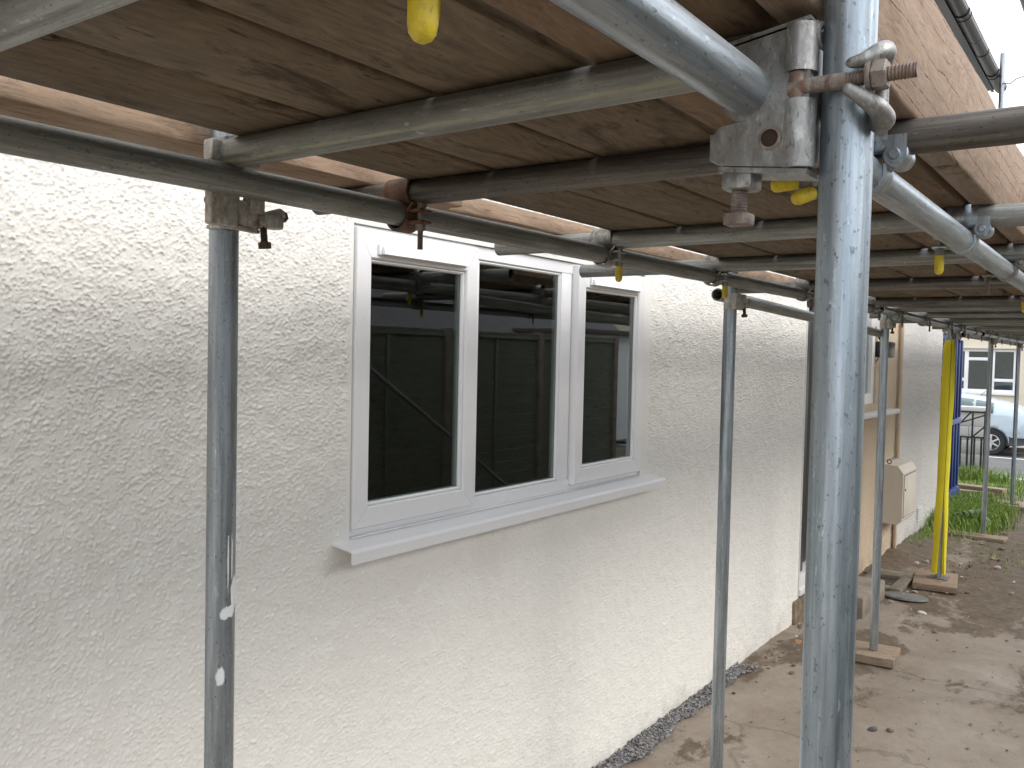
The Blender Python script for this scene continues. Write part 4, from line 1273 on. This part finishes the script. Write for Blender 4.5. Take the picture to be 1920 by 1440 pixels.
# ---- grass and weeds
def grass(name, spots, label, mat):
    r = np.random.default_rng(9); V = []; F = []
    for (cx, cy, sx, sy, n, h0, h1, zf) in spots:
        x = r.normal(cx, sx, n); y = r.normal(cy, sy, n); hgt = r.uniform(h0, h1, n); a = r.uniform(0, 2*math.pi, n); ln = r.uniform(.15, .75, n)*hgt
        for i in range(n):
            z = float(ground_z(x[i]))-.004; wd = .0035+.003*r.random()
            px, py = -math.sin(a[i])*wd, math.cos(a[i])*wd; dx, dy = math.cos(a[i]), math.sin(a[i])
            b = len(V)
            V += [(x[i]-px, y[i]-py, z), (x[i]+px, y[i]+py, z), (x[i]+px*.8+dx*ln[i]*.4, y[i]+py*.8+dy*ln[i]*.4, z+hgt[i]*.62), (x[i]-px*.8+dx*ln[i]*.4, y[i]-py*.8+dy*ln[i]*.4, z+hgt[i]*.62),
                  (x[i]+dx*ln[i], y[i]+dy*ln[i], z+hgt[i]), (x[i]+dx*ln[i]*1.02, y[i]+dy*ln[i]*1.02, z+hgt[i]*.99)]
            F += [(b, b+1, b+2, b+3), (b+3, b+2, b+5, b+4)]
    tag(link(name, fast_mesh(name, np.array(V), np.array(F), mat, False)), label, 'grass', kind='stuff')
def leaf_mat(name, a, b):
    n = NT(name); g = n.new('ShaderNodeNewGeometry')
    c = n.ramp(g.outputs['Random Per Island'], [(0, a), (.7, b), (1, (.22, .22, .08))])
    n.b.inputs['Subsurface Weight'].default_value = 0
    return n.out(c, .6)
LEAF = leaf_mat('grass_blades', (.12, .22, .03), (.27, .40, .07))
grass('grass', [(11.45, 1.58, .5, .17, 8500, .05, .19, 0), (10.85, 1.62, .22, .10, 1500, .03, .12, 0), (10.95, 1.30, .3, .10, 900, .015, .05, 0), (13.6, 2.1, .6, .35, 3400, .02, .07, 0), (14.4, 1.5, .5, .45, 2200, .02, .06, 0), (15.35, 2.2, .15, .4, 1800, .05, .26, 0),
                 (9.9, 1.74, .35, .04, 420, .02, .08, 0), (9.3, 1.0, .5, .35, 300, .008, .03, 0), (13.2, .85, .4, .2, 600, .02, .06, 0), (15.2, .2, .3, 1.6, 2500, .02, .08, 0)],
      'green grass and weeds growing round the blue cabin and verge', LEAF)
def weed():
    o = empty('weed', (10.75, 1.45, 0), 'broad-leaved weed in the grass before the blue cabin', 'weed')
    r = random.Random(4); lm = leaf_mat('weed_leaf', (.07, .13, .05), (.16, .25, .12))
    for k in range(22):
        a = r.uniform(0, 6.28); t = r.uniform(.3, 1.0); l = r.uniform(.06, .13); wv = l*.28; h = r.uniform(.04, .16)
        m = MB()
        m.add([(0, 0, 0), (l*.4, wv, .25*l), (l, 0, .1*l), (l*.4, -wv, .25*l), (l*.45, 0, .18*l)], [(0, 1, 4), (1, 2, 4), (2, 3, 4), (3, 0, 4)], True,
              Matrix.Translation((.1*math.cos(a)*t, .1*math.sin(a)*t, h)) @ Matrix.Rotation(a, 4, 'Z') @ Matrix.Rotation(R(r.uniform(-40, 20)), 4, 'Y'))
        m.build('leaf', lm, o)
    st = MB()
    for k in range(6):
        a = k*1.05; st.tube((0, 0, 0), (.06*math.cos(a), .06*math.sin(a), .14), .003, .002, 6)
    st.build('stem', lm, o)
weed()

# ================================================================== STREET END
def gate():
    o = empty('metal_gate', (15.5, 2.2, 0), 'black iron gate with diagonal braces before the low white wall', 'gate')
    inv = Matrix.Translation((-15.5, -2.2, 0)); X = 15.5; z0 = -.045
    def bar(nm, a, b, r=.015):
        m = MB(); m.tube(a, b, r, n=10); m.build(nm, IRON, o).matrix_parent_inverse = inv
    y0, y1 = 1.945, 2.85
    bar('top_rail', (X, y0, 1.03), (X, y1, 1.03), .014); bar('mid_rail', (X, y0, .63), (X, y1, .63), .014); bar('bottom_rail', (X, y0, .1), (X, y1, .1), .012)
    bar('gate_post', (X, y0, z0), (X, y0, 1.05), .026); bar('gate_post', (X, y1, z0), (X, y1, 1.05), .02)
    ym = 2.13
    bar('upright_bar', (X, ym, .05), (X, ym, 1.03), .014)
    for k in range(9):
        y = y0+.05+k*.098
        bar('upright_bar', (X-.004, y, .05), (X-.004, y, .63))
    bar('diagonal_bar', (X-.003, y0, .99), (X-.003, y1, .45+.18), .012); bar('diagonal_bar', (X+.003, y0, .82), (X+.003, ym, .63), .012)
    bar('diagonal_bar', (X+.005, ym+.02, 1.03), (X+.005, ym+.35, .63), .012)
gate()
def garden_wall():
    o = empty('garden_wall', (15.9, 3.5, 0), 'low white painted block wall behind the iron gate', 'wall')
    inv = Matrix.Translation((-15.9, -3.5, 0))
    wm = mat_render('white_masonry_paint', (.74, .73, .70), bs=.4)
    bw, bh = .44, .215
    for r_ in range(5):
        for k in range(8):
            y = 1.99+k*(bw+.006)-(.22 if r_ % 2 else 0)
            ya, yb = max(y, 1.985), y+bw
            m = MB(); m.box((15.74, ya, -.09+r_*(bh+.005)), (15.88, yb, -.09+r_*(bh+.005)+bh), ch=.006)
            m.build('block', wm, o).matrix_parent_inverse = inv
    c = MB(); c.box((15.70, 1.96, 1.012), (15.92, 5.6, 1.10), ch=.012)
    c.build('coping', wm, o).matrix_parent_inverse = inv
garden_wall()

def car():
    o = empty('parked_car', (25.35, 2.95, -.475), 'pale blue saloon car parked across the street, tail to the right', 'car')
    # local: +Y forward, origin on the road below the rear axle; half width .86
    st = [(-.95, .42, .80, .86), (-.88, .30, .98, 1.02), (-.55, .22, 1.02, 1.20), (-.25, .22, 1.02, 1.29), (.05, .22, 1.01, 1.37), (.45, .22, 1.0, 1.45), (.85, .22, .99, 1.49), (1.3, .22, .98, 1.50),
          (1.75, .22, .97, 1.45), (2.2, .22, .96, 1.28), (2.55, .22, .95, 1.07), (2.95, .22, .92, 1.0), (3.35, .25, .84, .93), (3.6, .34, .66, .74)]
    hw = lambda y: .86-.10*max(0, (-.3-y)/.65)**2-.16*max(0, (y-2.7)/.9)**2
    sec = []
    for y, zs_, zb, zr in st:
        W = hw(y); cab = max(0, min(1, (zr-zb)/.45)); wr = W-.04-.24*cab
        sec.append([(0, y, zs_), (W*.92, y, zs_), (W, y, zs_+.12), (W*1.0, y, (zs_+zb)/2+.05), (W*.965, y, zb), (wr+(W*.96-wr)*.5, y, zb+(zr-zb)*.55), (wr, y, zr-.05*cab-.01), (wr*.7, y, zr), (0, y, zr+.012)])
    m = MB(); V = []; F = []
    for s_ in (1, -1):
        b = len(V)
        for sc_ in sec: V += [(s_*p[0], p[1], p[2]) for p in sc_]
        k = len(sec[0])
        for i in range(len(sec)-1):
            for j in range(k-1): F.append((b+i*k+j, b+i*k+j+1, b+(i+1)*k+j+1, b+(i+1)*k+j))
        F.append([b+j for j in range(k)]); F.append([b+(len(sec)-1)*k+j for j in range(k)])
    m.add(V, F, True)
    me = m.mesh('body', CARPAINT, 50)
    body = link('body', me, o)
    sub = body.modifiers.new('s', 'SUBSURF'); sub.levels = 2; sub.render_levels = 2
    cut = MB()
    for y in (0, 2.68):
        for s_ in (-1, 1): cut.tube((s_*.60, y, .315), (s_*1.1, y, .315), .375, n=40)
    co = cut.build('cutter', None)
    bo = body.modifiers.new('b', 'BOOLEAN'); bo.operation = 'DIFFERENCE'; bo.object = co; bo.solver = 'EXACT'
    dg = bpy.context.evaluated_depsgraph_get(); dg.update()
    co.parent = o; dg.update()
    me2 = bpy.data.meshes.new_from_object(body.evaluated_get(dg))
    body.modifiers.clear(); body.data = me2
    me2.materials.clear(); me2.materials.append(CARPAINT)
    me2.polygons.foreach_set('material_index', [0]*len(me2.polygons))
    bpy.data.objects.remove(co)
    # side glass, a little proud of the cabin side
    gm = mat_plain('car_glass', (.10, .14, .14), .05, 0, .05, 3, spec=.8)
    def interp(y, j):
        for a, b in zip(sec[:-1], sec[1:]):
            if a[j][1] <= y <= b[j][1]:
                t = (y-a[j][1])/(b[j][1]-a[j][1]); return [a[j][q]+(b[j][q]-a[j][q])*t for q in range(3)]
        return sec[-1][j]
    for s_ in (-1, 1):
        for ya, yb in ((-.02, .38), (.43, 1.22), (1.28, 2.15)):
            V = []; F = []; N = 10
            for i in range(N+1):
                y = ya+(yb-ya)*i/N
                lo = interp(y, 4); mi = interp(y, 5); hi = interp(y, 6)
                lo = [lo[q]+(mi[q]-lo[q])*.10 for q in range(3)]; hi2 = [mi[q]+(hi[q]-mi[q])*.72 for q in range(3)]
                for p in (lo, mi, hi2): V.append((s_*(p[0]+.010), y, p[2]+.004))
            for i in range(N):
                for j in range(2): F.append((i*3+j, i*3+j+1, i*3+j+4, i*3+j+3))
            g = MB(); g.add(V, F, True); w_ = g.build('side_window', gm, o)
            sm = w_.modifiers.new('s', 'SOLIDIFY'); sm.thickness = .012; sm.offset = 0
        tr = MB(); tr.box((s_*.845, .42, .26), (s_*.878, 2.26, .33), ch=.01); tr.box((s_*.868, -.6, .60), (s_*.882, -.42, .63), ch=.004)
        tr.box((s_*.864, .42, .60), (s_*.884, 2.2, .635), ch=.006)
        tr.build('trim', CARPAINT, o)
        bu = MB(); bu.box((s_*.70, -.97, .30), (s_*.872, -.40, .46), ch=.03); bu.build('bumper_corner', CARDARK, o)
        tl = MB(); tl.box((s_*.60, -.965, .74), (s_*.80, -.90, .92), ch=.02); tl.build('tail_light', mat_plain('red_lens', (.35, .02, .02), .2), o)
    bb = MB(); bb.box((-.70, -1.0, .30), (.70, -.86, .52), ch=.03); bb.build('bumper', CARDARK, o)
    an = MB(); an.tube((0, .35, 1.46), (0, .12, 1.68), .005, .003, 8); an.tube((0, .37, 1.445), (0, .34, 1.47), .014, .008, 10); an.build('antenna', CARDARK, o)
    for s_ in (-1, 1):
        for y in (0, 2.68):
            M = Matrix.Translation((s_*.75, y, .315)) @ Matrix.Rotation(R(90)*s_, 4, 'Y')
            t = MB(); t.lathe([(.20, -.09), (.29, -.095), (.312, -.07), (.315, 0), (.312, .07), (.29, .095), (.20, .085), (.198, .06)], M, 40)
            wh = t.build('wheel', TYRE, o)
            r = MB(); r.lathe([(.199, .085), (.185, .088), (.18, .06), (.17, .02)], M, 40); r.lathe([(0, .085), (.04, .085), (.055, .07), (.055, .03)], M, 20)
            for k in range(6):
                a = k*math.pi/3; Mk = M @ Matrix.Rotation(a, 4, 'Z')
                r.box((.035, -.022, .05), (.185, .022, .08), Mk, .006)
            r.build('rim', ALLOY, wh)
            dk = MB(); dk.lathe([(0, .015), (.195, .015)], M, 30); dk.build('wheel_backing_disc', CARDARK, wh)  # dark disc closing the wheel behind its spokes
    o.location = (25.35, 2.95, -.470)
car()

def cream_house():
    o = empty('house', (33, 4, -.5), 'cream house with white picture window across the street', 'house')
    inv = Matrix.Translation((-33, -4, .5)); X = 33.0; zo = EYE
    hy0, hy1, hz0, hz1 = 3.33, 5.95, zo-.985, zo+.44
    m = MB()
    m.box((X, -26, -.9), (X+7, hy0, 5.2)); m.box((X, hy1, -.9), (X+7, 14, 5.2))
    m.box((X, hy0, -.9), (X+7, hy1, hz0)); m.box((X, hy0, hz1), (X+7, hy1, 5.2)); m.box((X+.6, hy0, hz0), (X+7, hy1, hz1))
    m.build('wall', CREAM, o).matrix_parent_inverse = inv
    pl = MB(); pl.box((X-.02, -26, -.6), (X-.002, 14, -.28)); pl.build('plinth', mat_plain('grey_plinth', (.16, .15, .14), .9, 0, .3, 9), o).matrix_parent_inverse = inv
    f = MB(); frame_ring(f, hy0, hy1, hz0, hz1, .085, -.02, .06, .008)
    # frame_ring works in x,z: turn it to face -X
    M = Matrix.Translation((X+.10, 0, 0)) @ Matrix(((0, 1, 0, 0), (1, 0, 0, 0), (0, 0, 1, 0), (0, 0, 0, 1)))
    f.v = [tuple(M @ Vector(p)) for p in f.v]
    for y in (3.98, 4.02, 4.76, 4.80): pass
    for y in (4.02, 4.80, 5.2): f.box((X+.082, y-.06, hz0+.085), (X+.16, y+.06, hz1-.085), ch=.006)
    for ya, yb, z in ((hy0+.086, 3.96, hz0+.40), (4.08, 4.74, hz1-.33), (4.86, 5.14, hz0+.40), (5.26, hy1-.086, hz0+.4)): f.box((X+.083, ya, z-.05), (X+.158, yb, z+.05), ch=.006)
    win = f.build('window', UPVC, o); win.matrix_parent_inverse = inv
    for ya, yb in ((hy0+.08, 3.97), (4.07, 4.75), (4.85, 5.15), (5.25, hy1-.08)):
        g = MB(); g.box((X+.12, ya, hz0+.08), (X+.125, yb, hz1-.08)); g.build('pane', GLASS, win).matrix_parent_inverse = inv
    dk = MB(); dk.box((X+.57, hy0+.01, hz0+.01), (X+.595, hy1-.01, hz1-.01)); dk.build('dark_interior', DARKROOM, o).matrix_parent_inverse = inv  # flat dark panel painted as the shade behind the panes
    s = MB(); s.box((X-.09, hy0-.08, hz0-.09), (X+.1, hy1+.08, hz0-.002), ch=.012); s.build('sill', UPVC, win).matrix_parent_inverse = inv
    e = MB(); e.box((X-.05, hy0-.12, hz1+.01), (X-.001, hy1+.1, hz1+.07), ch=.01); e.build('drip_ledge', CREAM, o).matrix_parent_inverse = inv
    r = MB(); r.prism([(X-.5, 5.2), (X+3.5, 8.2), (X+7.5, 5.2)], -26.4, 14.4, 'Y'); r.build('roof', ROOFM, o).matrix_parent_inverse = inv
cream_house()

# overhead wires in the sky above the street
for k, (z, lab) in enumerate(((8.75, 'upper thin overhead wire in the pale sky'), (8.35, 'lower thin overhead wire in the pale sky'))):
    m = MB(); pts = [(28.5, y, z-.55*math.cos(math.pi*(y-2)/46)*1.0) for y in np.linspace(-20, 24, 24)]
    for a, b in zip(pts[:-1], pts[1:]): m.tube(a, b, .012, n=6)
    tag(m.build('overhead_wire', mat_plain('cable_grey_'+str(k), (.3, .31, .33), .7)), lab, 'wire', 'overhead wires')
# wire twist on the far upright top
m = MB(); pts = [(10.17, 1.25, 4.62), (10.15, 1.18, 4.60), (10.12, 1.13, 4.63), (10.1, 1.03, 4.65), (10.08, .9, 4.64)]
for a, b in zip(pts[:-1], pts[1:]): m.tube(a, b, .006, n=6)
tag(m.build('tie_wire', BOLT), 'twisted wire end near the top of the far upright', 'wire')

# ================================================================== OPPOSITE SIDE (seen in the panes)
def fence():
    o = empty('fence', (4, -2.4, 0), 'dark lapped board fence opposite the house, seen in the panes', 'fence')
    inv = Matrix.Translation((-4, 2.4, 0))
    bm_ = MB(); bm_.box((-.895, -.008, -.08), (.895, .008, .08), Matrix.Rotation(R(-8), 4, 'X'))
    bme = bm_.mesh('board', FENCE)
    pm = MB(); pm.box((-.05, -.05, 0), (.05, .05, 2.06), ch=.006); pme = pm.mesh('post', CONC)
    cmm = MB(); cmm.box((-.9, -.03, 0), (.9, .03, .035), ch=.004); cme = cmm.mesh('capping', FENCE)
    vm = MB(); vm.box((-.022, .012, 0), (.022, .035, 1.9), ch=.002); vme = vm.mesh('batten', FENCE)
    for p in range(8):
        xc = -2.80+p*1.86
        for b in range(14):
            q = link('board', bme, o); q.matrix_parent_inverse = inv; q.location = (xc, -2.4, .14+b*.14)
        for dx in (0,):
            q = link('batten', vme, o); q.matrix_parent_inverse = inv; q.location = (xc+dx, -2.4, .06)
        q = link('capping', cme, o); q.matrix_parent_inverse = inv; q.location = (xc, -2.4, 1.965)
        q = link('post', pme, o); q.matrix_parent_inverse = inv; q.location = (xc+.93, -2.4, 0)
fence()
def bungalow():
    o = empty('house', (6, -10, 0), 'pale rendered bungalow behind the fence, seen in the panes', 'house')
    inv = Matrix.Translation((-6, 10, 0))
    m = MB(); m.box((4, -13, 0), (19.2, -7, 2.25)); m.build('wall', CREAM, o).matrix_parent_inverse = inv
    r = MB(); r.prism([(-6.6, 2.2), (-10, 4.8), (-13.4, 2.2)], 3.7, 19.5, 'X'); r.build('roof', mat_plain('grey_roof', (.17, .165, .165), .8, 0, .2, 8), o).matrix_parent_inverse = inv
    w_ = MB(); frame_ring(w_, 9, 11, .9, 2.1, .08, 0, .06, .006)
    w_.v = [(p[0], -6.99+p[1], p[2]) for p in w_.v]; w_.build('window', UPVC, o).matrix_parent_inverse = inv
    g = empty('garage', (16, -6, 0), 'low white garage beyond the fence, seen in the middle pane', 'garage')
    inv2 = Matrix.Translation((-16, 6, 0))
    m = MB(); m.box((14.9, -6.6, 0), (17.6, -5.2, 2.2)); m.build('wall', UPVC_G, g).matrix_parent_inverse = inv2
    m = MB(); m.box((14.7, -6.7, 2.2), (17.8, -5.0, 2.30), ch=.02); m.build('roof', ROOFM, g).matrix_parent_inverse = inv2
    m = MB(); m.box((15.2, -5.199, .02), (17.3, -5.16, 2.05), ch=.01); m.build('door', UPVC, g).matrix_parent_inverse = inv2
bungalow()
lt = MB(); lt.tube((0, 0, 0), (0, 0, 3.49), TR, n=24, hollow=.004)
o = lt.build('leaning_tube', GALV_D); a = Vector((8.65, -2.12, .03)); b = Vector((5.7, -2.3, 1.9))
o.matrix_world = Matrix.Translation(a) @ (b-a).to_track_quat('Z', 'Y').to_matrix().to_4x4()
tag(o, 'spare tube leaning along the fence, reflected in the left pane', 'tube')

# pieces of a part sit directly in that part's frame
for ob in bpy.data.objects:
    if ob.parent is not None and ob.parent.type != 'EMPTY':
        ob.matrix_parent_inverse = Matrix.Identity(4)
